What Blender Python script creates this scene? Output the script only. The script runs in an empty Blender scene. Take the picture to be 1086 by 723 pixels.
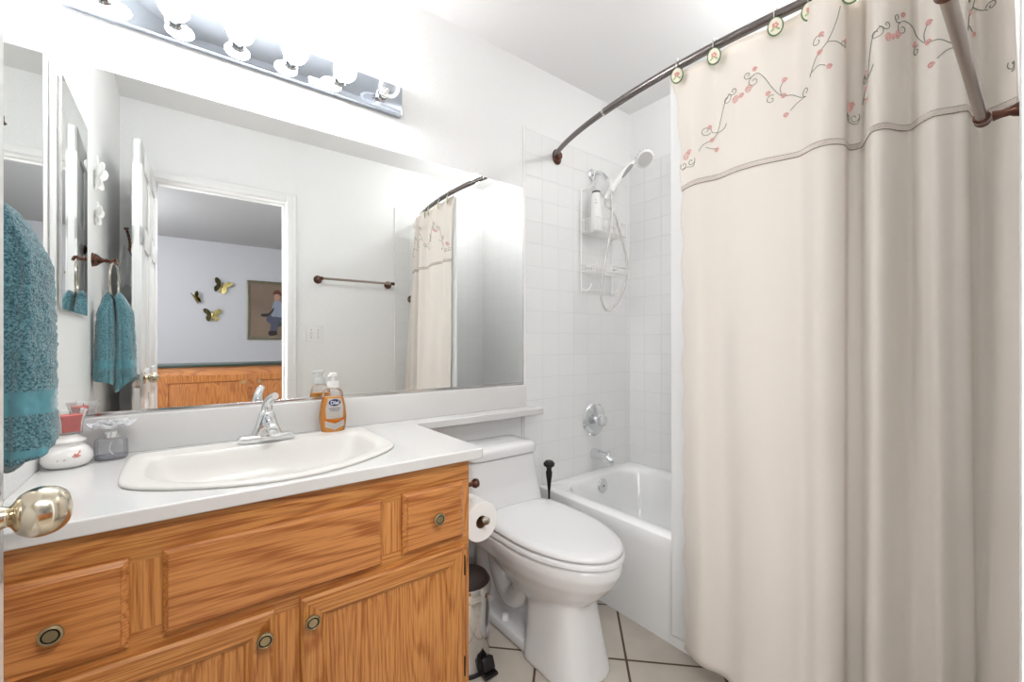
import bpy, bmesh, math, random
from mathutils import Vector, Matrix, noise
R = math.radians; PI = math.pi
random.seed(7)
sc = bpy.context.scene
COL = sc.collection

# ------------------------------------------------------------------ camera, world, lights, exposure
CAM = (.28, -1.63, 1.11); FPX = 455.0; YAW = 37.5
cd = bpy.data.cameras.new('camera'); cam = bpy.data.objects.new('camera', cd); COL.objects.link(cam)
cam.location = CAM; cam.rotation_euler = (R(90), 0, R(-YAW))
cd.sensor_fit = 'HORIZONTAL'; cd.sensor_width = 36; cd.lens = FPX / 1086 * 36
cd.shift_y = 1.5 / 1086; cd.clip_start = .01
sc.camera = cam
sc.view_settings.view_transform = 'Standard'; sc.view_settings.look = 'None'
sc.view_settings.exposure = 0.06; sc.view_settings.gamma = 1; sc.view_settings.use_curve_mapping = False
w = bpy.data.worlds.new('world'); sc.world = w; w.use_nodes = True
w.node_tree.nodes['Background'].inputs[0].default_value = (.8, .85, .95, 1)
w.node_tree.nodes['Background'].inputs[1].default_value = .3

def area(name, loc, target, sx, sy, power, color):
    l = bpy.data.lights.new(name, 'AREA'); l.shape = 'RECTANGLE'; l.size = sx; l.size_y = sy
    l.energy = power; l.color = color
    o = bpy.data.objects.new(name, l); COL.objects.link(o); o.location = loc
    o.rotation_euler = (Vector(target) - Vector(loc)).to_track_quat('-Z', 'Y').to_euler()
    return o
area('doorway_fill', (.55, -2.15, 2.40), (1.35, -.2, .5), .7, .35, 37, (1, 1, 1))  # added unseen fill behind the camera, lights the bathroom through the doorway
tl = bpy.data.lights.new('tub_fill', 'POINT'); tl.energy = 7.7; tl.shadow_soft_size = .04; tl.color = (1, 1, 1)  # added unseen point light that lifts the tub alcove
tlo = bpy.data.objects.new('tub_fill', tl); COL.objects.link(tlo); tlo.location = (2.02, -1.10, 2.34)
area('curtain_fill', (-.45, -2.15, 1.25), (1.2, -1.35, .9), .5, 1.3, 25, (1, 1, 1))  # added unseen side fill for the lower curtain and tub apron
hl = bpy.data.lights.new('far_hall_fill', 'POINT'); hl.energy = 51; hl.shadow_soft_size = .15; hl.color = (.97, .98, 1)  # added unseen point light to brighten the hall walls and ceiling
hlo = bpy.data.objects.new('far_hall_fill', hl); COL.objects.link(hlo); hlo.location = (-.7, -3.8, 1.9)
BULB_E = 66.0

# ------------------------------------------------------------------ helpers
def lin(h):
    if isinstance(h, str):
        c = [int(h[i:i+2], 16) / 255 for i in (0, 2, 4)]
        return tuple(x / 12.92 if x <= .04045 else ((x + .055) / 1.055) ** 2.4 for x in c) + (1,)
    return tuple(h) + (1,) if len(h) == 3 else tuple(h)

def nd(nt, typ, **kw):
    n = nt.nodes.new(typ)
    for k, v in kw.items():
        if k == 'ins':
            for a, b in v.items(): n.inputs[a].default_value = b
        else: setattr(n, k, v)
    return n

def pm(name, color, rough=.5, metal=0, bump=0, bscale=50, spec=.5, coat=0, sss=0, transmission=0, ior=1.45, var=0, vscale=5, emit=None, estr=0, sheen=0):
    m = bpy.data.materials.new(name); m.use_nodes = True; nt = m.node_tree
    b = nt.nodes['Principled BSDF']; c = lin(color)
    b.inputs['Base Color'].default_value = c; b.inputs['Roughness'].default_value = rough
    b.inputs['Metallic'].default_value = metal; b.inputs['Specular IOR Level'].default_value = spec
    b.inputs['Coat Weight'].default_value = coat; b.inputs['Coat Roughness'].default_value = .05
    b.inputs['Transmission Weight'].default_value = transmission; b.inputs['IOR'].default_value = ior
    b.inputs['Sheen Weight'].default_value = sheen
    if sss: b.inputs['Subsurface Weight'].default_value = sss; b.inputs['Subsurface Radius'].default_value = (.02, .012, .008)
    if emit: b.inputs['Emission Color'].default_value = lin(emit); b.inputs['Emission Strength'].default_value = estr
    tc = nd(nt, 'ShaderNodeTexCoord')
    nz = nd(nt, 'ShaderNodeTexNoise', ins={'Scale': vscale if var else bscale, 'Detail': 3.0})
    nt.links.new(tc.outputs['Object'], nz.inputs['Vector'])
    if var:
        rr = nd(nt, 'ShaderNodeMapRange', ins={'From Min': .3, 'From Max': .7, 'To Min': 1 - var, 'To Max': 1.0})
        nt.links.new(nz.outputs['Fac'], rr.inputs['Value'])
        mx = nd(nt, 'ShaderNodeVectorMath', operation='SCALE'); mx.inputs[0].default_value = c[:3]
        nt.links.new(rr.outputs[0], mx.inputs['Scale']); nt.links.new(mx.outputs[0], b.inputs['Base Color'])
    if bump:
        n2 = nd(nt, 'ShaderNodeTexNoise', ins={'Scale': bscale, 'Detail': 2.0})
        nt.links.new(tc.outputs['Object'], n2.inputs['Vector'])
        bp = nd(nt, 'ShaderNodeBump', ins={'Strength': 1.0, 'Distance': bump})
        nt.links.new(n2.outputs['Fac'], bp.inputs['Height']); nt.links.new(bp.outputs[0], b.inputs['Normal'])
    else:
        rg = nd(nt, 'ShaderNodeMapRange', ins={'To Min': max(0, rough - .02), 'To Max': rough + .02})
        nt.links.new(nz.outputs['Fac'], rg.inputs['Value']); nt.links.new(rg.outputs[0], b.inputs['Roughness'])
    return m

def tilemat(name, au, av, size, off, grout, c_tile, c_grout, rough, diag=False, var=.03, gd=.0012, vscale=3):
    """square tiles: au, av = axis letters of the surface, off = phase"""
    m = bpy.data.materials.new(name); m.use_nodes = True; nt = m.node_tree; b = nt.nodes['Principled BSDF']
    L = nt.links.new
    tc = nd(nt, 'ShaderNodeTexCoord'); sp = nd(nt, 'ShaderNodeSeparateXYZ'); L(tc.outputs['Object'], sp.inputs[0])
    def M(op, a, bb=None):
        n = nd(nt, 'ShaderNodeMath', operation=op)
        for i, x in enumerate((a, bb)):
            if x is None: continue
            if isinstance(x, (int, float)): n.inputs[i].default_value = x
            else: L(x, n.inputs[i])
        return n.outputs[0]
    U, V = sp.outputs[au], sp.outputs[av]
    if diag:
        p = M('MULTIPLY', M('ADD', U, V), .70710678); q = M('MULTIPLY', M('SUBTRACT', U, V), .70710678); U, V = p, q
    ds = []; ids = []
    for c, o in ((U, off[0]), (V, off[1])):
        t = M('DIVIDE', M('SUBTRACT', c, o), size)
        f = M('FRACT', t); ids.append(M('FLOOR', t))
        d = M('MINIMUM', f, M('SUBTRACT', 1.0, f)); ds.append(M('MULTIPLY', d, size))
    d = M('MINIMUM', ds[0], ds[1])
    mr = nd(nt, 'ShaderNodeMapRange', interpolation_type='SMOOTHSTEP', ins={'From Min': grout * .5, 'From Max': grout * .5 + gd})
    L(d, mr.inputs['Value'])
    cm = nd(nt, 'ShaderNodeCombineXYZ'); L(ids[0], cm.inputs[0]); L(ids[1], cm.inputs[1])
    wn = nd(nt, 'ShaderNodeTexWhiteNoise'); L(cm.outputs[0], wn.inputs['Vector'])
    nz = nd(nt, 'ShaderNodeTexNoise', ins={'Scale': vscale, 'Detail': 6.0}); L(tc.outputs['Object'], nz.inputs['Vector'])
    s = M('ADD', M('MULTIPLY', wn.outputs['Value'], var * .5), M('MULTIPLY', nz.outputs['Fac'], var * 2))
    k = M('SUBTRACT', 1.0 + var, s)
    sc_ = nd(nt, 'ShaderNodeVectorMath', operation='SCALE'); sc_.inputs[0].default_value = lin(c_tile)[:3]; L(k, sc_.inputs['Scale'])
    mx = nd(nt, 'ShaderNodeMix', data_type='RGBA'); L(mr.outputs[0], mx.inputs['Factor'])
    mx.inputs['A'].default_value = lin(c_grout); L(sc_.outputs[0], mx.inputs['B']); L(mx.outputs['Result'], b.inputs['Base Color'])
    rr = nd(nt, 'ShaderNodeMapRange', ins={'To Min': .8, 'To Max': rough}); L(mr.outputs[0], rr.inputs['Value']); L(rr.outputs[0], b.inputs['Roughness'])
    bp = nd(nt, 'ShaderNodeBump', ins={'Strength': .6, 'Distance': .0015}); L(mr.outputs[0], bp.inputs['Height']); L(bp.outputs[0], b.inputs['Normal'])
    return m

def wood(name, axis, light='CC8E4D', dark='9E5C26', scale=1.0, seed=0.0):
    """oak: grain runs along axis"""
    m = bpy.data.materials.new(name); m.use_nodes = True; nt = m.node_tree; b = nt.nodes['Principled BSDF']; L = nt.links.new
    tc = nd(nt, 'ShaderNodeTexCoord'); mp = nd(nt, 'ShaderNodeMapping')
    s = [1.0, 1.0, 1.0]; s['xyz'.index(axis)] = .10
    mp.inputs['Scale'].default_value = s; mp.inputs['Location'].default_value = (seed, seed * .7, seed * 1.3)
    L(tc.outputs['Object'], mp.inputs['Vector'])
    n1 = nd(nt, 'ShaderNodeTexNoise', ins={'Scale': 7.0 * scale, 'Detail': 1.0, 'Roughness': .4}); L(mp.outputs[0], n1.inputs['Vector'])
    a = nd(nt, 'ShaderNodeMath', operation='MULTIPLY', ins={1: 26.0}); L(n1.outputs['Fac'], a.inputs[0])
    fr = nd(nt, 'ShaderNodeMath', operation='PINGPONG', ins={1: .5}); L(a.outputs[0], fr.inputs[0])
    pw = nd(nt, 'ShaderNodeMapRange', interpolation_type='SMOOTHSTEP', ins={'From Min': .0, 'From Max': .30, 'To Min': .25, 'To Max': .85}); L(fr.outputs[0], pw.inputs['Value'])
    mp2 = nd(nt, 'ShaderNodeMapping'); s2 = [1.0, 1.0, 1.0]; s2['xyz'.index(axis)] = .035
    mp2.inputs['Scale'].default_value = s2; L(tc.outputs['Object'], mp2.inputs['Vector'])
    n2 = nd(nt, 'ShaderNodeTexNoise', ins={'Scale': 260.0, 'Detail': 3.0}); L(mp2.outputs[0], n2.inputs['Vector'])
    n3 = nd(nt, 'ShaderNodeTexNoise', ins={'Scale': 3.0, 'Detail': 2.0}); L(mp.outputs[0], n3.inputs['Vector'])
    r2 = nd(nt, 'ShaderNodeMapRange', ins={'From Min': .38, 'From Max': .62, 'To Min': -.50, 'To Max': .34}); L(n2.outputs['Fac'], r2.inputs['Value'])
    r3 = nd(nt, 'ShaderNodeMapRange', ins={'From Min': .3, 'From Max': .7, 'To Min': -.12, 'To Max': .12}); L(n3.outputs['Fac'], r3.inputs['Value'])
    s1 = nd(nt, 'ShaderNodeMath', operation='ADD'); L(pw.outputs[0], s1.inputs[0]); L(r2.outputs[0], s1.inputs[1])
    s3 = nd(nt, 'ShaderNodeMath', operation='ADD', use_clamp=True); L(s1.outputs[0], s3.inputs[0]); L(r3.outputs[0], s3.inputs[1])
    cr = nd(nt, 'ShaderNodeMix', data_type='RGBA'); cr.inputs['A'].default_value = lin(dark); cr.inputs['B'].default_value = lin(light)
    L(s3.outputs[0], cr.inputs['Factor']); L(cr.outputs['Result'], b.inputs['Base Color'])
    b.inputs['Roughness'].default_value = .38; b.inputs['Coat Weight'].default_value = .15; b.inputs['Coat Roughness'].default_value = .3
    bp = nd(nt, 'ShaderNodeBump', ins={'Strength': .3, 'Distance': .0006}); L(s3.outputs[0], bp.inputs['Height']); L(bp.outputs[0], b.inputs['Normal'])
    return m

# ---- bmesh shape makers (all in world coordinates)
def nb(): return bmesh.new()
def box(bm, x0, x1, y0, y1, z0, z1, bev=0, seg=2, rot=None, piv=None):
    r = bmesh.ops.create_cube(bm, size=1)
    vs = r['verts']
    for v in vs:
        v.co = Vector(((x0 + x1) / 2 + v.co.x * (x1 - x0), (y0 + y1) / 2 + v.co.y * (y1 - y0), (z0 + z1) / 2 + v.co.z * (z1 - z0)))
    es = list({e for v in vs for e in v.link_edges})
    if bev:
        rr = bmesh.ops.bevel(bm, geom=es, offset=bev, segments=seg, affect='EDGES', profile=.5)
        vs = list({v for f in rr['faces'] for v in f.verts} | {v for v in vs if v.is_valid})
    if rot is not None:
        bmesh.ops.rotate(bm, verts=vs, cent=piv or Vector(((x0+x1)/2, (y0+y1)/2, (z0+z1)/2)), matrix=rot)
    return vs

def basis(d):
    d = Vector(d).normalized(); a = Vector((0, 0, 1)) if abs(d.z) < .95 else Vector((1, 0, 0))
    u = a.cross(d).normalized(); v = d.cross(u).normalized(); return u, v, d

def lathe(bm, prof, origin, axis=(0, 0, 1), n=32, sx=1, sy=1):
    """prof: (radius, height along axis) list"""
    u, v, d = basis(axis); o = Vector(origin); rings = []
    if tuple(axis) == (0, 0, 1): u, v = Vector((1, 0, 0)), Vector((0, 1, 0))
    for r, h in prof:
        if r < 1e-5: rings.append([bm.verts.new(o + d * h)])
        else: rings.append([bm.verts.new(o + d * h + u * (r * sx * math.cos(2*PI*k/n)) + v * (r * sy * math.sin(2*PI*k/n))) for k in range(n)])
    for a, b in zip(rings, rings[1:]):
        for k in range(n):
            k2 = (k + 1) % n
            if len(a) == 1 and len(b) == 1: continue
            if len(a) == 1: bm.faces.new((a[0], b[k2], b[k]))
            elif len(b) == 1: bm.faces.new((a[k], a[k2], b[0]))
            else: bm.faces.new((a[k], a[k2], b[k2], b[k]))
    if tuple(prof[0]) == tuple(prof[-1]): bmesh.ops.remove_doubles(bm, verts=rings[0] + rings[-1], dist=1e-7); return
    for rg, fl in ((rings[0], True), (rings[-1], False)):
        if len(rg) > 1: bm.faces.new(rg[::-1] if fl else rg)

def catmull(pts, n=8, closed=False):
    pts = [Vector(p) for p in pts]; out = []
    N = len(pts)
    for i in range(N if closed else N - 1):
        g = (lambda k: pts[k % N]) if closed else (lambda k: pts[min(max(k, 0), N - 1)])
        p0, p1, p2, p3 = g(i-1), g(i), g(i+1), g(i+2)
        for j in range(n):
            t = j / n
            out.append(.5 * ((2*p1) + (p2-p0)*t + (2*p0-5*p1+4*p2-p3)*t*t + (3*p1-p0-3*p2+p3)*t**3))
    if not closed: out.append(pts[-1])
    return out

def tube(bm, pts, r, n=10, closed=False, smooth=0, ry=None):
    if smooth: 
        rad = r if callable(r) else None
        pts = catmull(pts, smooth, closed)
    pts = [Vector(p) for p in pts]; N = len(pts); rings = []; u = None
    for i, p in enumerate(pts):
        a = pts[(i-1) % N] if (closed or i > 0) else p; b = pts[(i+1) % N] if (closed or i < N-1) else p
        d = (b - a).normalized()
        if u is None: u, v, _ = basis(d)
        else:
            u = (u - d * u.dot(d)).normalized(); v = d.cross(u).normalized()
        rr = r(i / (N - 1)) if callable(r) else (r[i] if isinstance(r, (list, tuple)) else r)
        rings.append([bm.verts.new(p + u * rr * math.cos(2*PI*k/n) + v * (ry or rr) * math.sin(2*PI*k/n)) for k in range(n)])
    rng = range(N if closed else N - 1)
    for i in rng:
        a, b = rings[i], rings[(i+1) % N]
        for k in range(n):
            bm.faces.new((a[k], a[(k+1) % n], b[(k+1) % n], b[k]))
    if not closed:
        bm.faces.new(rings[0][::-1]); bm.faces.new(rings[-1])

def loft(bm, loops, cap0=True, cap1=True):
    rings = [[bm.verts.new(p) for p in lp] for lp in loops]; n = len(rings[0])
    for a, b in zip(rings, rings[1:]):
        for k in range(n): bm.faces.new((a[k], a[(k+1) % n], b[(k+1) % n], b[k]))
    if cap0: bm.faces.new(rings[0][::-1])
    if cap1: bm.faces.new(rings[-1])
    return rings

def grid(bm, fn, nu, nv):
    vs = [[bm.verts.new(fn(i / nu, j / nv)) for j in range(nv + 1)] for i in range(nu + 1)]
    for i in range(nu):
        for j in range(nv): bm.faces.new((vs[i][j], vs[i+1][j], vs[i+1][j+1], vs[i][j+1]))
    return vs

def obj(name, bm, mat, parent=None, loc=None, flat=False, ang=35, label=None, fixn=True):
    if fixn: bmesh.ops.recalc_face_normals(bm, faces=bm.faces)
    o_ = parent['_o'] if parent is not None and '_o' in parent else None
    base = Vector(o_) if o_ is not None else (Vector(loc) if loc else Vector((0, 0, 0)))
    bmesh.ops.translate(bm, verts=bm.verts, vec=-base)
    me = bpy.data.meshes.new(name); bm.to_mesh(me); bm.free()
    if not flat:
        for p in me.polygons: p.use_smooth = True
        me.set_sharp_from_angle(angle=R(ang))
    for m in (mat if isinstance(mat, (list, tuple)) else [mat]): me.materials.append(m)
    o = bpy.data.objects.new(name, me); COL.objects.link(o)
    if parent is not None:
        o.parent = parent; o['_o'] = tuple(base)
    else: o.location = base; o['_o'] = tuple(base)
    if label: o['label'] = label
    return o

def thing(name, label, cat, loc=(0, 0, 0), group=None):
    o = bpy.data.objects.new(name, None); COL.objects.link(o); o.location = loc; o.empty_display_size = .05
    o['label'] = label; o['category'] = cat; o['_o'] = tuple(loc)
    if group: o['group'] = group
    return o
def tag(o, label, cat, group=None):
    o['label'] = label; o['category'] = cat
    if group: o['group'] = group
    return o
def struct(name, bm, mat, parent=None, **k):
    o = obj(name, bm, mat, parent, **k)
    if parent is None: o['kind'] = 'structure'
    return o
def dup(root, loc, label=None, group=None):
    r = root.copy(); COL.objects.link(r); r.location = loc
    if label: r['label'] = label
    if group: r['group'] = group
    for ch in list(root.children):
        c = ch.copy(); COL.objects.link(c); c.parent = r
        for g in ch.children:
            d = g.copy(); COL.objects.link(d); d.parent = c
    return r

# ------------------------------------------------------------------ materials
M_wall = pm('white_orange_peel_paint', 'F3F3F2', .55, bump=.0016, bscale=130)
M_ceil = pm('ceiling_paint', 'F0EFEE', .7, bump=.001, bscale=90)
M_trim = pm('white_gloss_trim', 'F2F2F1', .3)
M_hallw = pm('lavender_grey_paint', 'D3D4D9', .7)
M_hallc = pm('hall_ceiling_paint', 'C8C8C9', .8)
TS = .111
M_tile_back = tilemat('wall_tile_back', 'X', 'Z', TS, (1.606, 2.155), .0016, 'F0F0EF', 'E2E1DF', .12)
M_tile_side = tilemat('wall_tile_side', 'Y', 'Z', TS, (0.0, 2.155), .0016, 'F0F0EF', 'E2E1DF', .12)
M_floor = tilemat('floor_tile', 'X', 'Y', .314, (.585, 1.551), .0075, 'C6BDB1', '5E4A38', .35, diag=True, var=.12, gd=.001, vscale=14)
M_mirror = pm('mirror_silver', 'F4F6F5', .0, 1.0)
M_mirror.node_tree.nodes['Principled BSDF'].inputs['Roughness'].default_value = 0
for l in list(M_mirror.node_tree.links):
    if l.to_socket.name == 'Roughness': M_mirror.node_tree.links.remove(l)
M_chrome = pm('chrome', 'E2E4E6', .06, 1.0)
M_chromeb = pm('polished_chrome_plate', 'B9C1CC', .04, 1.0)
M_nickel = pm('satin_nickel', 'C9C3B8', .2, 1.0)
M_bronze = pm('oil_rubbed_bronze', '6B4A3E', .28, .9, var=.35, vscale=60)
M_brbar = pm('brushed_bronze_bar', 'A0948C', .3, 1.0)
M_rod = pm('pewter_rod', '7B7472', .25, .9)
M_brass = pm('polished_brass', 'D9AE55', .12, 1.0)
M_antbrass = pm('antique_brass', 'A89A78', .35, .85)
M_antdark = pm('antique_brass_dark', '2B261C', .5, .6)
M_porc = pm('white_porcelain', 'E2E2E2', .08, coat=.5)
M_tub = pm('tub_enamel', 'F5F5F4', .1, coat=.5)
M_marble = pm('cultured_marble', 'DFDEDC', .14, coat=.4)
M_sinkm = pm('sink_porcelain', 'DEDBD6', .35, coat=.12)
M_seat = pm('toilet_seat_plastic', 'DFDFDF', .18)
M_white = pm('white_plastic', 'F1F1EF', .3)
M_wire = pm('white_coated_wire', 'F3F2F0', .35)
M_black = pm('black_plastic', '161314', .4)
M_blackg = pm('dark_brown_black_lid', '2A1D1A', .35)
M_steel = pm('polished_steel', 'CFCDCB', .12, 1.0)
M_oakh = wood('oak_horizontal_grain', 'x')
M_oakv = wood('oak_vertical_grain', 'z', seed=3.1)
M_oakd = wood('oak_drawer_grain', 'x', light='CC8A4C', dark='9E5A27', seed=1.7)
M_oaks = wood('oak_side_grain', 'z', seed=5.5)
M_dark = pm('cabinet_shadow_gap', '3A2414', .8)
M_paper = pm('toilet_paper', 'F3F1EE', .9, bump=.0005, bscale=300)
M_card = pm('cardboard_core', '7A5C44', .9)
def thin(name, tint, haze):
    m = pm(name, tint, .05); nt = m.node_tree; b = nt.nodes['Principled BSDF']
    tr = nd(nt, 'ShaderNodeBsdfTransparent'); fr = nd(nt, 'ShaderNodeFresnel', ins={'IOR': 1.45}); ad = nd(nt, 'ShaderNodeMath', operation='ADD', use_clamp=True, ins={1: haze})
    nt.links.new(fr.outputs[0], ad.inputs[0]); mx = nd(nt, 'ShaderNodeMixShader'); nt.links.new(ad.outputs[0], mx.inputs[0])
    nt.links.new(tr.outputs[0], mx.inputs[1]); nt.links.new(b.outputs[0], mx.inputs[2]); nt.links.new(mx.outputs[0], nt.nodes['Material Output'].inputs[0])
    return m
M_clearp = thin('clear_plastic', 'F4F4F2', .02)
M_glass = thin('clear_glass', 'FFFFFF', .03)
M_crystal = thin('frosted_crystal', 'F2F2F4', .42)
M_grayglass = thin('clear_bottle_glass', 'DCDCE2', .22)
M_greyliq = pm('grey_liquid', '8E8D99', .2)
M_soap = pm('amber_soap', 'FFAC24', .15)
M_label = pm('bottle_label_white', 'F4EEE6', .5)
M_labelor = pm('bottle_label_orange', 'F08A1C', .5)
M_blue = pm('label_blue', '17448A', .5)
M_whitemark = pm('label_white_print', 'FFFFFF', .5)
M_grayprint = pm('label_grey_print', '8C9098', .6)
M_candle = pm('red_candle_wax', 'D4564C', .5, sss=.15)
M_ceram = pm('white_ceramic', 'F1EFEC', .15, coat=.4)
M_pink = pm('pink_painted_flower', 'D98A80', .5)
M_greyc = pm('grey_painted_sprig', '9A9A94', .5)
M_gold = pm('gold_metal', 'C9B878', .25, 1.0, var=.5, vscale=14)
M_goldshade = pm('gold_wing_painted_shade', '6E6648', .35, .9, var=.5, vscale=30)  # darker copy of the gold, shade put into the left wings' colour

# curtain cloth: partly translucent
def cloth(name, color, trans, bump=.0004, tcol=None):
    m = bpy.data.materials.new(name); m.use_nodes = True; nt = m.node_tree; L = nt.links.new
    b = nt.nodes['Principled BSDF']; b.inputs['Base Color'].default_value = lin(color); b.inputs['Roughness'].default_value = .75
    b.inputs['Specular IOR Level'].default_value = .2; b.inputs['Sheen Weight'].default_value = .1
    tc = nd(nt, 'ShaderNodeTexCoord'); mp = nd(nt, 'ShaderNodeMapping'); mp.inputs['Scale'].default_value = (1, 1, .05)
    L(tc.outputs['Object'], mp.inputs['Vector'])
    nz = nd(nt, 'ShaderNodeTexNoise', ins={'Scale': 500.0, 'Detail': 2.0}); L(mp.outputs[0], nz.inputs['Vector'])
    bp = nd(nt, 'ShaderNodeBump', ins={'Strength': .5, 'Distance': bump}); L(nz.outputs['Fac'], bp.inputs['Height']); L(bp.outputs[0], b.inputs['Normal'])
    tr = nd(nt, 'ShaderNodeBsdfTranslucent'); tr.inputs[0].default_value = lin(tcol or color)
    ms = nd(nt, 'ShaderNodeMixShader'); ms.inputs[0].default_value = trans
    L(b.outputs[0], ms.inputs[1]); L(tr.outputs[0], ms.inputs[2]); L(ms.outputs[0], nt.nodes['Material Output'].inputs[0])
    return m
M_curt = cloth('cream_curtain_cloth', 'FAF6F1', .35, tcol='F8EDE0')
M_liner = cloth('white_liner_vinyl', 'F7F7F7', .5)
M_braid = pm('taupe_braid', '96867C', .8, bump=.001, bscale=400, var=.3, vscale=300)
M_vine = pm('grey_green_thread', '85887C', .8)
M_rose = pm('pink_thread', 'E6B0AA', .8)

def terry(name):
    m = bpy.data.materials.new(name); m.use_nodes = True; nt = m.node_tree; L = nt.links.new
    b = nt.nodes['Principled BSDF']; b.inputs['Roughness'].default_value = .95; b.inputs['Specular IOR Level'].default_value = .1
    b.inputs['Sheen Weight'].default_value = .5
    tc = nd(nt, 'ShaderNodeTexCoord'); 
    nz = nd(nt, 'ShaderNodeTexNoise', ins={'Scale': 330.0, 'Detail': 3.0, 'Roughness': .6}); L(tc.outputs['Object'], nz.inputs['Vector'])
    rg = nd(nt, 'ShaderNodeMapRange', ins={'From Min': .36, 'From Max': .62}); L(nz.outputs['Fac'], rg.inputs['Value'])
    mx = nd(nt, 'ShaderNodeMix', data_type='RGBA'); mx.inputs['A'].default_value = lin('2C5560'); mx.inputs['B'].default_value = lin('6FA0AA')
    L(rg.outputs[0], mx.inputs['Factor'])
    sp = nd(nt, 'ShaderNodeSeparateXYZ'); L(tc.outputs['Object'], sp.inputs[0])
    def band(c, hw):
        s = nd(nt, 'ShaderNodeMath', operation='COMPARE', ins={1: c, 2: hw}); L(sp.outputs['Z'], s.inputs[0]); return s.outputs[0]
    ad = nd(nt, 'ShaderNodeMath', operation='MAXIMUM'); L(band(TOWEL_BAND[0], .016), ad.inputs[0]); L(band(TOWEL_BAND[1], .005), ad.inputs[1])
    m2 = nd(nt, 'ShaderNodeMix', data_type='RGBA'); L(ad.outputs[0], m2.inputs['Factor']); L(mx.outputs['Result'], m2.inputs['A']); m2.inputs['B'].default_value = lin('5C919C')
    L(m2.outputs['Result'], b.inputs['Base Color'])
    iv = nd(nt, 'ShaderNodeMath', operation='SUBTRACT', ins={0: 1.0}); L(ad.outputs[0], iv.inputs[1])
    bp = nd(nt, 'ShaderNodeBump', ins={'Distance': .004}); L(nz.outputs['Fac'], bp.inputs['Height']); L(iv.outputs[0], bp.inputs['Strength']); L(bp.outputs[0], b.inputs['Normal'])
    return m

# ------------------------------------------------------------------ room shell
W = 2.43; D = -1.62; DO = -1.74; ZC = 2.49
HX0, HX1, HY = -1.1, 2.55, -5.55
bm = nb(); box(bm, -.1, W + .1, DO, .1, -.1, 0); struct('floor', bm, M_floor, flat=True)
bm = nb(); box(bm, HX0, HX1, HY, DO, -.1, 0); struct('floor_hall', bm, pm('hall_carpet', 'B0A797', .95, bump=.003, bscale=200), flat=True)
bm = nb(); box(bm, -.1, W + .1, DO, .1, ZC, ZC + .1); struct('ceiling', bm, M_ceil, flat=True)
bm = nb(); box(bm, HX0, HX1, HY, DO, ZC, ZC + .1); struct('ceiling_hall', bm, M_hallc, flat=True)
bm = nb(); box(bm, -.1, W + .1, 0, .1, 0, ZC); struct('wall_back', bm, M_wall, flat=True)
bm = nb(); box(bm, -.1, 0, D, 0, 0, ZC); struct('wall_left', bm, M_wall, flat=True)
bm = nb(); box(bm, W, W + .1, D, 0, 0, ZC); struct('wall_right', bm, M_wall, flat=True)
OX0, OX1, OZ = .150, .836, 2.06
bm = nb(); box(bm, -.1, OX0 - .015, DO, D, 0, ZC); box(bm, OX1 + .015, W + .1, DO, D, 0, ZC); box(bm, OX0 - .015, OX1 + .015, DO, D, OZ + .015, ZC)
struct('wall_front', bm, M_wall, flat=True)
bm = nb(); box(bm, HX0, HX1, HY - .1, HY, 0, ZC); struct('wall_hall_far', bm, M_hallw, flat=True)
bm = nb(); box(bm, HX0 - .1, HX0, HY, DO, 0, ZC); struct('wall_hall_left', bm, M_hallw, flat=True)
bm = nb(); box(bm, HX1, HX1 + .1, HY, DO, 0, ZC); struct('wall_hall_right', bm, M_hallw, flat=True)
# tile sheets, 8 mm thick, with bullnose edge strip
TT = 2.155
bm = nb(); box(bm, 1.606, W, -.008, 0, 0, TT); struct('wall_tile_back', bm, M_tile_back, flat=True)
bm = nb(); box(bm, W - .008, W, D + .008, -.008, 0, TT); struct('wall_tile_right', bm, M_tile_side, flat=True)
bm = nb(); box(bm, 1.606, W, D, D + .008, 0, TT); struct('wall_tile_front', bm, M_tile_back, flat=True)
M_bull = pm('bullnose_tile', 'F3F2F0', .15)
bm = nb(); box(bm, 1.597, 1.608, -.011, 0, 0, TT + .012, .003); struct('trim_1', bm, M_bull)
bm = nb(); box(bm, 1.597, 1.608, D, D + .011, 0, TT + .012, .003); struct('trim_2', bm, M_bull)
# baseboards
def baseb(name, x0, x1, y0, y1):
    bm = nb(); box(bm, x0, x1, y0, y1, 0, .085, .004); struct(name, bm, M_trim)
baseb('baseboard_back', .95, 1.597, -.012, 0); baseb('baseboard_front', .91, 1.597, D, D + .012); baseb('baseboard_left', 0, .012, D + .02, -.56)
# door jamb and casings
bm = nb(); box(bm, OX0 - .015, OX0, DO, D, 0, OZ); box(bm, OX1, OX1 + .015, DO, D, 0, OZ); box(bm, OX0 - .015, OX1 + .015, DO, D, OZ, OZ + .015)
box(bm, OX1 - .01, OX1, DO + .02, DO + .06, 0, OZ, .002); box(bm, OX0, OX1, DO + .02, DO + .06, OZ - .01, OZ, .002)
struct('trim_3', bm, M_trim)
def casing(bm, ys, yd):
    cw = .057
    for x0, x1, z0, z1 in ((OX1 + .004, OX1 + cw + .004, 0, OZ + cw), (OX0 - cw - .004, OX0 - .004, 0, OZ + cw), (OX0 - .004, OX1 + .004, OZ + .004, OZ + cw)):
        box(bm, x0, x1, min(ys, ys + yd * .016), max(ys, ys + yd * .016), z0, z1, .003)
    # raised outer bead
    box(bm, OX1 + cw - .014, OX1 + cw + .004, min(ys, ys + yd * .0185), max(ys, ys + yd * .0185), 0, OZ + cw, .004)
    box(bm, OX0 - cw - .004, OX0 - cw + .014, min(ys, ys + yd * .0185), max(ys, ys + yd * .0185), 0, OZ + cw, .004)
    box(bm, OX0 - cw, OX1 + cw, min(ys, ys + yd * .0185), max(ys, ys + yd * .0185), OZ + cw - .018, OZ + cw, .004)
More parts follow.
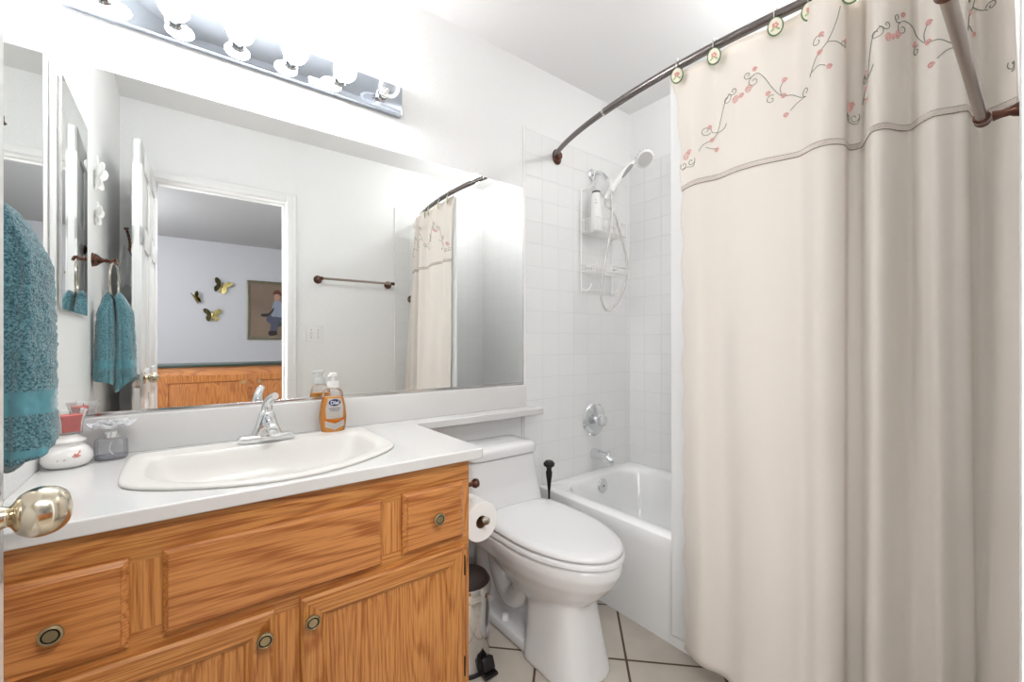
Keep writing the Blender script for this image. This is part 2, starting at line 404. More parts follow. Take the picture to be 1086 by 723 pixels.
bm = nb(); casing(bm, D, 1); struct('trim_4', bm, M_trim)
bm = nb(); casing(bm, DO, -1); struct('trim_5', bm, M_trim)
bm = nb(); box(bm, OX1 - .0015, OX1 + .001, -1.70, -1.675, .885, .945, .002); o = obj('strike_plate', bm, M_antbrass, loc=(OX1, -1.69, .885)); tag(o, 'small metal strike plate set in the white door jamb', 'strike plate')

# ------------------------------------------------------------------ open door with panels and knobs
DW, DT, DH = .668, .035, 2.03
def door_local():
    bm = nb()
    box(bm, -DT + .007, -.007, 0, DW, .01, DH)                      # core panel
    st, mid = .10, .09
    rows = [(.01, .22), (.86, .98), (1.55, 1.64), (1.92, DH)]
    for x0, x1 in ((-DT, -.007 + .0), (-.007, 0)):
        if x0 == -DT: x0, x1 = -DT, -DT + .0071
        else: x0, x1 = -.0071, 0
        for y0, y1 in ((0, st), (DW / 2 - mid / 2, DW / 2 + mid / 2), (DW - st, DW)): box(bm, x0, x1, y0, y1, .01, DH, .0022)
        for z0, z1 in rows: box(bm, x0, x1, 0, DW, z0, z1, .0022)
        for (z0, z1) in ((.22, .86), (.98, 1.55), (1.64, 1.92)):
            for (y0, y1) in ((st, DW/2 - mid/2), (DW/2 + mid/2, DW - st)):
                xx0, xx1 = (x0 + .003, x1) if x0 == -DT else (x0, x1 - .003)
                box(bm, xx0, xx1, y0 + .03, y1 - .03, z0 + .03, z1 - .03, .003)
    return bm
HIX = .163
dt = thing('door', 'white panelled bathroom door standing open along the left wall', 'door', (HIX, D, 0))
del dt['category']; del dt['label']; dt['kind'] = 'structure'; dt.name = 'door_1'
o = obj('door_leaf', door_local(), M_trim, None); o.parent = dt
dt.rotation_euler = (0, 0, R(2.65))
def knob_bm(sgn, x):
    bm = nb(); z = .944; y = DW - .062
    head = [(max(p.x, 0), p.y) for p in catmull([(.0095, .012, 0), (.0105, .015, 0), (.018, .020, 0), (.0228, .028, 0), (.0238, .037, 0), (.021, .047, 0), (.013, .0545, 0), (0, .0570, 0)], 4)]; head[-1] = (0, head[-1][1])
    lathe(bm, [(.0, 0), (.030, 0), (.030, .003), (.024, .006), (.011, .008)] + head, (x, y, z), (sgn, 0, 0), 36)
    return bm
o = obj('door_knob', knob_bm(1, 0), pm('pale_brass', 'D6CDB9', .16, 1.0), None, label='pale brass knob on the room side'); o.parent = dt
o = obj('door_knob', knob_bm(-1, -DT), M_brass, None, label='polished brass knob facing the left wall'); o.parent = dt
bm = nb(); box(bm, -DT / 2 - .012, -DT / 2 + .012, DW - .001, DW + .0012, .905, .965, .0008)
lathe(bm, [(0, 0), (.008, 0), (.008, .005), (0, .008)], (-DT/2, DW, .935), (0, 1, 0), 16)
o = obj('latch_plate', bm, M_nickel, None); o.parent = dt
for z in (.25, 1.0, 1.8):
    bm = nb(); lathe(bm, [(0, 0), (.006, 0), (.006, .09), (0, .09)], (-DT - .003, .0, z), (0, 0, 1), 12)
    o = obj('hinge', bm, M_antbrass, None); o.parent = dt

# ------------------------------------------------------------------ wall mirror
bm = nb(); box(bm, .004, 1.595, -.006, -.0005, .917, 1.862, .0008, 1)
mr = obj('wall_mirror', bm, M_mirror, loc=(.8, 0, .917), flat=True); tag(mr, 'wide frameless wall mirror above the vanity backsplash', 'mirror')
bm = nb(); box(bm, .004, 1.595, -.009, -.0002, .906, .917, .001); box(bm, 1.595, 1.5975, -.008, -.0002, .906, 1.862, .0005)
obj('edge_channel', bm, M_steel, mr)

# ------------------------------------------------------------------ medicine cabinet on left wall
mc = thing('medicine_cabinet', 'frameless mirrored medicine cabinet on the left wall', 'medicine cabinet', (0, -.31, 1.205))
bm = nb(); box(bm, .0, .006, -.508, -.116, 1.21, 1.862, .001); obj('cabinet_body', bm, M_white, mc)
bm = nb(); box(bm, .006, .0105, -.513, -.111, 1.205, 1.867, .0012, 1); obj('mirror_door', bm, M_mirror, mc, flat=True)
bm = nb()
for a in ((.0058, .0108, -.5142, -.5128, 1.204, 1.868), (.0058, .0108, -.1112, -.1098, 1.204, 1.868), (.0058, .0108, -.514, -.110, 1.8665, 1.868), (.0058, .0108, -.514, -.110, 1.204, 1.2055)): box(bm, *a)
obj('edge_strip', bm, M_steel, mc)

# ------------------------------------------------------------------ vanity light bar
lb = thing('vanity_light_bar', 'chrome light bar with six round bulbs above the mirror', 'light fixture', (.495, 0, 2.0))
bm = nb(); box(bm, .025, .966, -.028, 0, 2.0, 2.112, .005); obj('back_plate', bm, M_chromeb, lb)
BX = [.104, .261, .418, .569, .726, .884]; BZ = 2.052
M_bulbon = pm('lit_bulb', 'FFFFFF', .3, emit='FDFEFF', estr=BULB_E)
M_fil = pm('bulb_stem', 'D8D4CC', .2, .6)
for i, x in enumerate(BX):
    bm = nb(); lathe(bm, [(.0, .026), (.024, .026), (.024, .03), (.0195, .034), (.0195, .052), (.0175, .056), (.0, .056)], (x, 0, BZ), (0, -1, 0), 28)
    s = obj('socket', bm, M_chrome, lb)
    bm = nb(); prof = [(.0, .054), (.013, .054), (.0145, .062)]
    c, rr = .100, .0375
    for k in range(2, 17): 
        a = PI * k / 16; prof.append((max(rr * math.sin(a), 0), c - rr * math.cos(a)))
    prof[-1] = (0, c + rr)
    lathe(bm, [p for p in prof if p[1] > .053], (x, 0, BZ), (0, -1, 0), 28)
    if i < 5: b = obj('bulb', bm, M_bulbon, s)
    else:
        b = obj('bulb', bm, M_glass, s, label='unlit clear glass bulb')
        bm = nb(); lathe(bm, [(0, .056), (.008, .056), (.006, .075), (.003, .085), (0, .088)], (x, 0, BZ), (0, -1, 0), 12)
        obj('bulb_stem', bm, M_fil, s)
bm = nb(); box(bm, .625, .683, -.0292, -.028, 2.004, 2.030); st = obj('sticker', bm, M_whitemark, lb)
bm = nb()
xx = .629
random.seed(3)
while xx < .679:
    ww = random.choice((.0009, .0014, .0024)); box(bm, xx, xx + ww, -.0296, -.0291, 2.006, 2.020); xx += ww + random.choice((.0009, .0016, .0021))
box(bm, .629, .662, -.0296, -.0291, 2.0235, 2.0255); box(bm, .666, .678, -.0296, -.0291, 2.0235, 2.0255)
obj('barcode', bm, pm('barcode_ink', '3A4A60', .6), st, flat=True)

# ------------------------------------------------------------------ vanity cabinet
CF = -.556          # face frame front
VX1 = .945; CT = .80
va = thing('vanity_cabinet', 'oak vanity cabinet with drawers and doors under the white countertop', 'cabinet', (.47, -.28, 0))
bm = nb()
box(bm, .0, .016, CF + .02, -.005, 0, .768); box(bm, VX1 - .018, VX1, CF + .02, -.005, 0, .768); box(bm, .0, VX1, -.5, -.49, 0, .09); box(bm, 0, VX1, CF + .02, -.01, .09, .106)
obj('carcass', bm, M_oaks, va)
bm = nb()   # rails
box(bm, 0, VX1, CF, CF + .02, .695, .768, .0015); box(bm, 0, VX1, CF, CF + .02, .505, .565, .0015); box(bm, 0, VX1, CF, CF + .02, .09, .13, .0015)
obj('face_frame_rails', bm, M_oakh, va)
bm = nb()
for x0, x1 in ((0, .04), (.195, .255), (.678, .742), (VX1 - .034, VX1)): box(bm, x0, x1, CF + .0005, CF + .02, .09, .7225, .001)
box(bm, .435, .497, CF + .0005, CF + .02, .09, .52, .001)
obj('face_frame_stiles', bm, M_oakv, va)
bm = nb(); box(bm, .016, VX1 - .018, CF + .022, CF + .03, .1, .76); obj('painted_shade_sheet', bm, M_dark, va)  # dark sheet behind the face frame, its colour stands in for shade
def raised(name, x0, x1, z0, z1, mat, t=.019, bw=.012):
    """drawer front with a routed edge"""
    y = CF; bm = nb()
    def lp(i, yy): return [Vector((x0 + i, yy, z0 + i)), Vector((x1 - i, yy, z0 + i)), Vector((x1 - i, yy, z1 - i)), Vector((x0 + i, yy, z1 - i))]
    loft(bm, [lp(0, y), lp(0, y - t * .45), lp(.003, y - t * .6), lp(bw * .8, y - t * .8), lp(bw, y - t), lp(bw + .002, y - t)])
    return obj(name, bm, mat, va, ang=20)
def cknob(x, z, parent, y=CF - .019):
    bm = nb(); lathe(bm, [(0, 0), (.007, 0), (.006, .010), (.0155, .014), (.0165, .018), (.0155, .021), (.0125, .0225), (.0115, .0215), (0, .0215)], (x, y, z), (0, -1, 0), 32)
    k = obj('knob', bm, M_antbrass, parent)
    bm = nb(); lathe(bm, [(.0095, .0212), (.0118, .0212), (.0118, .0222), (.0095, .0222), (.0095, .0212)], (x, y, z), (0, -1, 0), 32)
    obj('knob_ring', bm, M_antdark, k)
d1 = raised('drawer', .02, .201, .543, .709, M_oakd); cknob(.105, .621, d1)
raised('false_drawer_front', .250, .681, .547, .709, M_oakd, bw=.008)
d3 = raised('drawer', .736, .920, .553, .712, M_oakd); cknob(.830, .633, d3)
def cdoor(x0, x1, z0, z1, knobx, knobz):
    y = CF; t = .019; fr = .058; bm = nb()
    def lp(i, yy): return [Vector((x0 + i, yy, z0 + i)), Vector((x1 - i, yy, z0 + i)), Vector((x1 - i, yy, z1 - i)), Vector((x0 + i, yy, z1 - i))]
    loft(bm, [lp(0, y), lp(0, y - t * .7), lp(.005, y - t), lp(fr - .014, y - t), lp(fr - .010, y - t * .75), lp(fr - .004, y - t * .62), lp(fr, y - t * .3), lp(fr + .001, y - t * .3)], cap1=False)
    # rails horizontal grain, stiles vertical grain: assign by face centre
    for f in bm.faces:
        c = f.calc_center_median(); dx = min(c.x - x0, x1 - c.x); dz = min(c.z - z0, z1 - c.z)
        f.material_index = 1 if dz < dx - .001 and c.y < y - .001 else 0
    d = obj('door', bm, [M_oakv, M_oakh], va, ang=20)
    bm = nb()
    def l2(i, yy): return [Vector((x0 + fr + i, yy, z0 + fr + i)), Vector((x1 - fr - i, yy, z0 + fr + i)), Vector((x1 - fr - i, yy, z1 - fr - i)), Vector((x0 + fr + i, yy, z1 - fr - i))]
    loft(bm, [l2(-.004, y - t * .1), l2(-.004, y - t * .32), l2(.006, y - t * .34), l2(.018, y - t * .42)])
    obj('door_panel', bm, M_oakv, d, ang=10)
    cknob(knobx, knobz, d)
    return d
dl = cdoor(.02, .440, .105, .526, .418, .480)
dr = cdoor(.492, .921, .105, .529, .512, .481)
for z in (.18, .47):
    bm = nb(); box(bm, .921, .9245, CF - .016, CF - .001, z - .028, z + .028, .001); obj('hinge', bm, M_antdark, dr)

# ------------------------------------------------------------------ countertop with banjo shelf, backsplash
SINK_C = (.477, -.30)
def sink_outline(sc_=1.0, n=72, z=CT, off=0):
    """outline of the drop in sink: straight back, square sides, bowed front; sc_ shrink by off metres"""
    pts = []
    x0, x1, yb, ys, yf = .168 + off, .786 - off, -.085 - off, -.405 + off * .6, -.562 + off
    cxm = (x0 + x1) / 2; hw = (x1 - x0) / 2
    k = 30
    for i in range(k + 1):                      # front bow left to right
        a = -1 + 2 * i / k; pts.append((cxm + hw * a, ys + (yf - ys) * (math.cos(a * PI / 2) ** .8 if abs(a) < 1 else 0), z))
    for i in range(1, 11): pts.append((x1 + .004 * math.sin(PI * i / 11), ys + (yb - ys) * i / 11, z))
    for i in range(k): pts.append((x1 - (x1 - x0) * i / k, yb - .012 * (abs(1 - 2 * i / k)) ** 6 - 0, z))
    for i in range(10): pts.append((x0 - .004 * math.sin(PI * i / 10), yb + (ys - yb) * i / 10, z))
    return [Vector(p) for p in pts]
def ring_smooth(pts, it=3):
    for _ in range(it):
        n = len(pts); pts = [(pts[(i-1) % n] + pts[i] * 2 + pts[(i+1) % n]) / 4 for i in range(n)]
    return pts
outer = [(0.0, -.578), (.972, -.578), (.981, -.575), (.985, -.565), (.985, -.120), (.988, -.108), (.998, -.103), (1.640, -.103), (1.646, -.098), (1.612, -.001), (0.0, -.001)]
bm = nb()
def edge_loop(pts):
    vs = [bm.verts.new((p[0], p[1], CT)) for p in pts]; return [bm.edges.new((vs[i], vs[(i+1) % len(vs)])) for i in range(len(vs))]
hole = ring_smooth(sink_outline(off=.02), 2)
es = edge_loop(outer) + edge_loop([(p.x, p.y) for p in hole])
bmesh.ops.triangle_fill(bm, use_beauty=True, edges=es)
top = list(bm.faces)
ex = bmesh.ops.extrude_face_region(bm, geom=top)
for v in [g for g in ex['geom'] if isinstance(g, bmesh.types.BMVert)]: v.co.z -= .030
ct = obj('countertop', bm, M_marble, loc=(.5, -.3, CT - .03), ang=50)
bv = ct.modifiers.new('b', 'BEVEL'); bv.width = .005; bv.segments = 3; bv.limit_method = 'ANGLE'; bv.angle_limit = R(60)
tag(ct, 'white countertop with narrow shelf running out over the toilet tank', 'countertop')
bm = nb(); box(bm, .002, 1.604, -.021, -.0005, CT, .906, .003); bs = obj('backsplash', bm, M_marble, ct)
# trim panel under the shelf
bm = nb(); box(bm, 1.588, 1.597, -.008, 0, .09, CT - .03, .002); struct('trim_6', bm, M_trim)

# ------------------------------------------------------------------ sink basin
bm = nb()
so = ring_smooth(sink_outline(off=0), 2); n = len(so); cen = Vector((.477, -.31, 0))
def sh(off, z, sq=None):
    p = ring_smooth(sink_outline(off=off), 2 + int(off * 60)); return [Vector((q.x, q.y, z)) for q in p]
def bowl(fr, z):
    """inner bowl ring: ellipse-like, behind the faucet deck"""
    lp = []
    base = ring_smooth(sink_outline(off=.038), 5); c = Vector((.477, -.335, 0))
    for q in base:
        y = q.y
        # push back edge forward to leave the deck for the faucet
        yy = -.155 + (y + .123) * .90 if y > -.45 else y
        yy = min(y, -.158) if y > -.158 else y
        v = Vector((q.x, yy, 0)); lp.append(Vector((c.x + (v.x - c.x) * fr, c.y + (v.y - c.y) * fr, z)))
    return ring_smooth(lp, 4)
loops = [sh(.002, CT + .0004), sh(0, CT + .002), sh(.0, CT + .006), sh(.003, CT + .0085), sh(.010, CT + .009), sh(.024, CT + .0075), bowl(1.0, CT + .0055), bowl(.975, CT - .004), bowl(.93, CT - .03), bowl(.85, CT - .07), bowl(.72, CT - .105), bowl(.5, CT - .125), bowl(.2, CT - .132), bowl(.06, CT - .134)]
loft(bm, loops, cap0=False, cap1=True)
sk = obj('sink_basin', bm, M_sinkm, loc=(.477, -.31, CT), ang=60); tag(sk, 'white drop-in sink with bowed front edge set in the countertop', 'sink')
sol = sk.modifiers.new('s', 'SOLIDIFY'); sol.thickness = .005; sol.offset = -1
bm = nb(); lathe(bm, [(0, 0), (.021, 0), (.022, .003), (.017, .004), (.014, .001), (0, .001)], (.477, -.335, CT - .1315), (0, 0, 1), 24); obj('drain', bm, M_chrome, sk)

# ------------------------------------------------------------------ faucet
FX, FY, FZ = .486, -.117, CT + .0085
fa = thing('faucet', 'chrome single-lever faucet behind the sink', 'faucet', (FX, FY, FZ))
bm = nb()
def rr(hw, hd, z, n=40, p=3.0):
    out = []
    for k in range(n):
        a = 2 * PI * k / n; c, s = math.cos(a), math.sin(a)
        out.append(Vector((FX + hw * abs(c) ** (2/p) * (1 if c >= 0 else -1), FY + hd * abs(s) ** (2/p) * (1 if s >= 0 else -1), z)))
    return out
loft(bm, [rr(.077, .025, FZ), rr(.079, .027, FZ + .004), rr(.078, .026, FZ + .015), rr(.072, .021, FZ + .02), rr(.05, .015, FZ + .021)])
obj('base_plate', bm, M_chrome, fa)
bm = nb()
def sec(hw, hd, cy_, z): return [Vector((FX + hw * math.cos(2*PI*k/32) , cy_ + hd * math.sin(2*PI*k/32), z)) for k in range(32)]
def rb_(hw, hd, cy_, z, p=3.5): return [Vector((FX + hw * abs(math.cos(2*PI*k/40)) ** (2/p) * (1 if math.cos(2*PI*k/40) >= 0 else -1), cy_ + hd * abs(math.sin(2*PI*k/40)) ** (2/p) * (1 if math.sin(2*PI*k/40) >= 0 else -1), z)) for k in range(40)]
loft(bm, [rb_(.046, .022, FY, FZ + .016), rb_(.040, .0225, FY, FZ + .026), rb_(.030, .0225, FY, FZ + .05), rb_(.024, .021, FY, FZ + .072, 2.6), rb_(.021, .020, FY, FZ + .085, 2), rb_(.014, .014, FY, FZ + .093, 2), rb_(.005, .005, FY, FZ + .095, 2)]) if True else loft(bm, [sec(.047, .022, FY, FZ + .016), sec(.036, .023, FY, FZ + .03), sec(.027, .023, FY, FZ + .05), sec(.023, .022, FY, FZ + .072), sec(.021, .020, FY, FZ + .085), sec(.014, .014, FY, FZ + .093), sec(.005, .005, FY, FZ + .095)])
obj('body', bm, M_chrome, fa)
bm = nb(); tube(bm, [(FX, FY - .01, FZ + .055), (FX, FY - .05, FZ + .064), (FX, FY - .09, FZ + .060), (FX, FY - .112, FZ + .050)], lambda t: .017 - .003 * t, 20, smooth=5)
lathe(bm, [(0, 0), (.012, 0), (.0125, .012), (.010, .0145), (0, .0145)], (FX, FY - .108, FZ + .036), (0, 0, 1), 20)
obj('spout', bm, M_chrome, fa)
bm = nb()
tube(bm, [(FX, FY + .002, FZ + .082), (FX + .001, FY + .003, FZ + .100), (FX + .004, FY - .004, FZ + .118), (FX + .012, FY - .020, FZ + .133), (FX + .018, FY - .036, FZ + .139)], lambda t: .0175 - .007 * t, 20, smooth=5, ry=None)
obj('lever', bm, M_chrome, fa)
bm = nb(); lathe(bm, [(0, 0), (.0055, 0), (.005, .002), (0, .0025)], (FX, FY - .0255, FZ + .032), (0, -1, .15), 16); obj('temperature_dot', bm, M_nickel, fa)

# ------------------------------------------------------------------ soap bottle
SX, SY = .688, -.088
so_ = thing('soap_bottle', 'orange hand soap pump bottle standing right of the faucet', 'soap bottle', (SX, SY, CT + .0005))
def bsec(hw, hd, z, p=2.8, n=40):
    out = []
    for k in range(n):
        a = 2 * PI * k / n; c, s = math.cos(a), math.sin(a)
        out.append(Vector((SX + hw * abs(c) ** (2/p) * (1 if c >= 0 else -1), SY + hd * abs(s) ** (2/p) * (1 if s >= 0 else -1), CT + .0005 + z)))
    return out
KS = 1.17
BP = [(.027, .016, 0), (.031, .020, .003), (.033, .021, .01), (.037, .023, .035), (.0375, .0235, .05), (.034, .022, .08), (.029, .020, .105), (.027, .019, .118), (.022, .016, .127), (.0125, .012, .131), (.0115, .0115, .138)]
BP = [(a * KS, b * KS, c * KS) for a, b, c in BP]
bm = nb(); loft(bm, [bsec(*p) for p in BP]); obj('bottle', bm, M_clearp, so_)
bm = nb(); loft(bm, [bsec(p[0] - .0018, p[1] - .0018, max(p[2], .0015)) for p in BP[:6]] + [bsec(.0275 * KS, .0185 * KS, .106 * KS)]); obj('liquid', bm, M_soap, so_)
bm = nb(); lathe(bm, [(a * KS, b * KS - .003) for a, b in [(0, .136), (.0165, .136), (.0165, .152), (.0155, .154), (.008, .1545), (.0065, .158), (.0065, .168), (.011, .169), (.0115, .177), (.009, .179), (0, .179)]], (SX, SY, CT), (0, 0, 1), 28)
tube(bm, [(SX, SY, CT + .200), (SX - .014, SY - .020, CT + .1995), (SX - .022, SY - .031, CT + .193)], .0042, 12, smooth=4)
obj('pump', bm, M_white, so_)
def front_y(x, z):   # front face of the bottle at local height z
    for a, b in zip(BP, BP[1:]):
        if a[2] <= z <= b[2]:
            t = (z - a[2]) / (b[2] - a[2]); hw = a[0] + (b[0] - a[0]) * t; hd = a[1] + (b[1] - a[1]) * t
            q = min(abs(x / hw), .98); return SY - hd * (1 - q ** 2.8) ** (1 / 2.8)
    return SY
def patch(name, mat, fn, parent, nu=12, nv=12, off=.0006):
    """fn(u,v)->(x,z) local on bottle front"""
    bm = nb()
    def f(u, v):
        x, z = fn(u, v); x *= KS; z *= KS; return Vector((SX + x, front_y(x, z) - off, CT + .0005 + z))
    grid(bm, f, nu, nv); bmesh.ops.solidify(bm, geom=bm.faces[:], thickness=.0002)
    return obj(name, bm, mat, parent)
def oval(cx_, cz, rx, rz): 
    return lambda u, v: (cx_ + rx * (2*v - 1) * math.sin(PI * (.02 + .96 * u)), cz + rz * -math.cos(PI * (.02 + .96 * u)))
lab = patch('label', M_label, lambda u, v: ((2*v - 1) * (.0245 - .006 * math.cos(PI * u) ** 2 * (1 if u > .5 else .2)), .045 + .058 * u), so_)
patch('label_lower', M_label, lambda u, v: ((2*v - 1) * .026, .012 + .018 * u + .010 * abs(2*v - 1)), so_)
patch('label_swoosh', M_labelor, lambda u, v: ((2*v - 1) * .0285, .032 + .007 * u + .010 * abs(2*v - 1) ** 1.5), lab, off=.0009)
patch('logo_oval', M_blue, oval(0, .0905, .0165, .0098), lab, off=.0010)
def text(name, body, size, loc, rot, mat, parent, ext=.0002, sx=1.0, shear=0.0, bold=0.0):
    cu = bpy.data.curves.new(name, 'FONT'); cu.body = body; cu.size = size; cu.align_x = 'CENTER'; cu.align_y = 'CENTER'
    cu.extrude = ext; cu.offset = bold; cu.shear = shear
    t = bpy.data.objects.new(name, cu); COL.objects.link(t)
    dg = bpy.context.evaluated_depsgraph_get(); me = bpy.data.meshes.new_from_object(t.evaluated_get(dg)); bpy.data.objects.remove(t)
    mt = Matrix.Translation(Vector(loc) - Vector(parent['_o'])) @ rot.to_4x4() @ Matrix.Diagonal((sx, 1, 1, 1))
    me.transform(mt); me.materials.clear(); me.materials.append(mat)
    o = bpy.data.objects.new(name, me); COL.objects.link(o); o.parent = parent; o['_o'] = parent['_o']
    return o
RF = Matrix.Rotation(R(90), 3, 'X')
text('brand_text', 'Dial', .0175, (SX, SY - .0262, CT + .0905 * KS), RF, M_whitemark, lab, bold=.0004)
text('small_print', 'ANTIBACTERIAL', .0052, (SX, SY - .0270, CT + .0745 * KS), RF, M_blue, lab)
text('small_print', 'HAND SOAP', .0052, (SX, SY - .0274, CT + .0690 * KS), RF, M_blue, lab)

# ------------------------------------------------------------------ candle on ceramic dish, crystal-lidded jar
KX, KY = .0505, -.098
bo = thing('ceramic_jar', 'squat white ceramic jar with pink flower beside the towel', 'jar', (KX, KY, CT))
bm = nb(); lathe(bm, [(0, 0), (.034, 0), (.043, .006), (.0485, .018), (.047, .032), (.038, .046), (.030, .053), (.029, .058), (.034, .061), (.034, .065), (.024, .072), (.018, .079), (0, .080)], (KX, KY, CT + .0005), (0, 0, 1), 48)
obj('body', bm, M_ceram, bo)
def dish_pt(a, h):  # on the body, angle a (radians), height h
    r = .0484 - max(0, (h - .020)) * .30
    return Vector((KX + (r + .0004) * math.cos(a), KY + (r + .0004) * math.sin(a), CT + h))
bm = nb(); fa_ = R(-62)
for k in range(6):
    a = 2*PI*k/6; c = dish_pt(fa_, .03); t = Vector((-math.sin(fa_), math.cos(fa_), 0))
    tube(bm, [c, c + t * .0075 * math.cos(a) + Vector((0, 0, .0065 * math.sin(a)))], .0022, 6)
for k in range(3): tube(bm, [dish_pt(fa_ + .10, .036), dish_pt(fa_ + .22, .034 + .004 * k)], .0012, 6)
obj('painted_flower', bm, M_pink, bo)
bm = nb(); tube(bm, [dish_pt(fa_ - .15, .026), dish_pt(fa_ - .45, .024), dish_pt(fa_ - .75, .028)], .0006, 5, smooth=5)
for k in range(4): tube(bm, [dish_pt(fa_ - .3 - .12*k, .026), dish_pt(fa_ - .36 - .12*k, .032 - .010 * (k % 2))], .0009, 5)
obj('painted_sprig', bm, M_greyc, bo)
CZ = CT + .0812
ca = thing('candle', 'red candle in a flared square glass on the ceramic jar', 'candle', (KX + .004, KY, CZ))
def sq(hw, z, n=32, p=5, ox=.004):
    out = []
    for k in range(n):
        a = 2 * PI * k / n; c, s = math.cos(a), math.sin(a); x = hw * abs(c) ** (2/p) * (1 if c >= 0 else -1); y = hw * abs(s) ** (2/p) * (1 if s >= 0 else -1)
        out.append(Vector((KX + ox + x * .92 - y * .38, KY + x * .38 + y * .92, z)))
    return out
bm = nb(); loft(bm, [sq(.017, CZ), sq(.021, CZ + .002), sq(.0225, CZ + .03), sq(.028, CZ + .055), sq(.0295, CZ + .060), sq(.0275, CZ + .060), sq(.021, CZ + .03), sq(.0195, CZ + .005)], cap1=True); obj('glass_holder', bm, M_glass, ca)
bm = nb(); loft(bm, [sq(.0185, CZ + .0055), sq(.0200, CZ + .03), sq(.0215, CZ + .044), sq(.0205, CZ + .047)]); obj('wax', bm, M_candle, ca)
bm = nb(); tube(bm, [(KX + .004, KY, CZ + .046), (KX + .005, KY, CZ + .055)], .0008, 6); obj('wick', bm, M_black, ca)

JX, JY = .129, -.072
ja = thing('perfume_bottle', 'clear glass bottle with flower-shaped crystal stopper', 'bottle', (JX, JY, CT))
bm = nb(); lathe(bm, [(0, 0), (.029, 0), (.033, .003), (.034, .012), (.034, .046), (.032, .053), (.013, .055), (.013, .060), (0, .060)], (JX, JY, CT + .0005), (0, 0, 1), 40, sy=.7); obj('bottle', bm, M_grayglass, ja)
bm = nb(); lathe(bm, [(0, .003), (.029, .003), (.031, .006), (.031, .011), (0, .011)], (JX, JY, CT + .0005), (0, 0, 1), 36, sy=.7); obj('liquid', bm, M_greyliq, ja)
bm = nb(); lathe(bm, [(0, .058), (.015, .058), (.015, .072), (0, .072)], (JX, JY, CT + .0005), (0, 0, 1), 28); obj('collar', bm, M_chrome, ja)
bm = nb(); tube(bm, [(JX, JY, CT + .045), (JX - .004, JY, CT + .025), (JX + .006, JY - .002, CT + .008)], .0012, 8, smooth=4); obj('dip_tube', bm, M_white, ja)
bm = nb()
def pet(u, v):
    a = 2 * PI * u; r = .006 + .039 * v; wv = .006 * math.cos(6 * a) * v
    return Vector((JX + (r + wv) * math.cos(a), JY + (r + wv) * math.sin(a) * .85, CT + .076 + .014 * math.sin(v * 1.8) + .006 * math.cos(6*a) * v))
grid(bm, pet, 72, 10); bmesh.ops.remove_doubles(bm, verts=bm.verts, dist=1e-5); bmesh.ops.solidify(bm, geom=bm.faces[:], thickness=.005)
for k in range(5): 
    a = 2*PI*k/5; tube(bm, [(JX + .012*math.cos(a), JY + .012*math.sin(a), CT+.086), (JX + .022*math.cos(a+.6), JY + .018*math.sin(a+.6), CT+.098), (JX + .012*math.cos(a+1.2), JY + .012*math.sin(a+1.2), CT+.100)], .0045, 8, smooth=4)
obj('stopper', bm, M_crystal, ja)

# ------------------------------------------------------------------ robe hook, towel ring, towel on the left wall
HKY, HKZ = -.70, 1.432
TOWEL_BAND = (1.025 - .92, .955 - .92)
hk = thing('towel_hook', 'bronze bell-based hook on the left wall holding the towel ring', 'hook', (0, HKY, HKZ))
bm = nb(); lathe(bm, [(0, 0), (.027, 0), (.0275, .004), (.024, .006), (.025, .010), (.021, .016), (.013, .024), (.008, .031), (.0065, .037), (.009, .041), (.006, .045), (.006, .048), (0, .049)], (0, HKY, HKZ), (1, 0, 0), 32)
obj('wall_flange', bm, M_bronze, hk)
bm = nb(); tube(bm, [(.044, HKY, HKZ), (.054, HKY, HKZ - .002), (.062, HKY, HKZ + .006), (.070, HKY, HKZ + .003), (.074, HKY, HKZ - .010)], lambda t: .0055 + .0008 * math.sin(t * 40), 12, smooth=6)
obj('hook_arm', bm, M_bronze, hk)
RCX, RR, RZ = .0635, .072, HKZ - .0795
ring = nb(); tube(ring, [(RCX - .007 * math.sin(a), HKY + RR * math.sin(a), RZ + RR * math.cos(a)) for a in [2*PI*k/48 for k in range(48)]], .0040, 10, closed=True)
rg = obj('towel_ring', ring, M_nickel, loc=(RCX, HKY, RZ + RR)); tag(rg, 'nickel towel ring hanging from the bronze hook', 'towel ring')
M_terry = terry('teal_terry')
bm = nb()
ZT = RZ - RR      # bottom of the ring
def lobe(xt, xb, hxt, hxb, hyt, hyb, zbot, side, ph):
    loops = []; NZ = 80; NA = 72
    for i in range(NZ + 1):
        t = i / NZ; z = ZT + .026 - (ZT + .026 - zbot) * t
        e = min(1, t * 4.2); e = e * e * (3 - 2 * e); g = e * .72 + .28 * t
        xc = xt + (xb - xt) * g; hx = hxt + (hxb - hxt) * g; hy = hyt + (hyb - hyt) * g
        if t < .05: k = math.sqrt(max(.02, t / .05)); hx *= k; hy *= .75 + .25 * k
        lp = []
        for a_ in range(NA):
            a = 2 * PI * a_ / NA; c, s = math.cos(a), math.sin(a); p = 3.0
            x = hx * abs(c) ** (2/p) * (1 if c >= 0 else -1); y = hy * abs(s) ** (2/p) * (1 if s >= 0 else -1)
            crease = -.010 * g * math.exp(-((a - (4.45 + .25 * side + ph - .5 * t)) / .14) ** 2) - .008 * g * math.exp(-((a - (1.6 + ph)) / .16) ** 2)
            q = Vector((xc + x, HKY + y, z)); dirv = Vector((c, s, 0))
            q += dirv * (crease + .003 * g * math.sin(4 * a + ph + 3 * t))
            if t > .4: q.z += (t - .4) / .6 * (.045 * max(0, side * (q.x - .075) / .06) + .012 * math.sin(2 * a + ph))
            q += dirv * (noise.noise(q * 170) * .0030 + noise.noise(q * 60) * .0022)
            lp.append(q)
        loops.append(lp)
    loft(bm, loops)
lobe(.080, .100, .014, .030, .040, .050, .925, 1, .2)
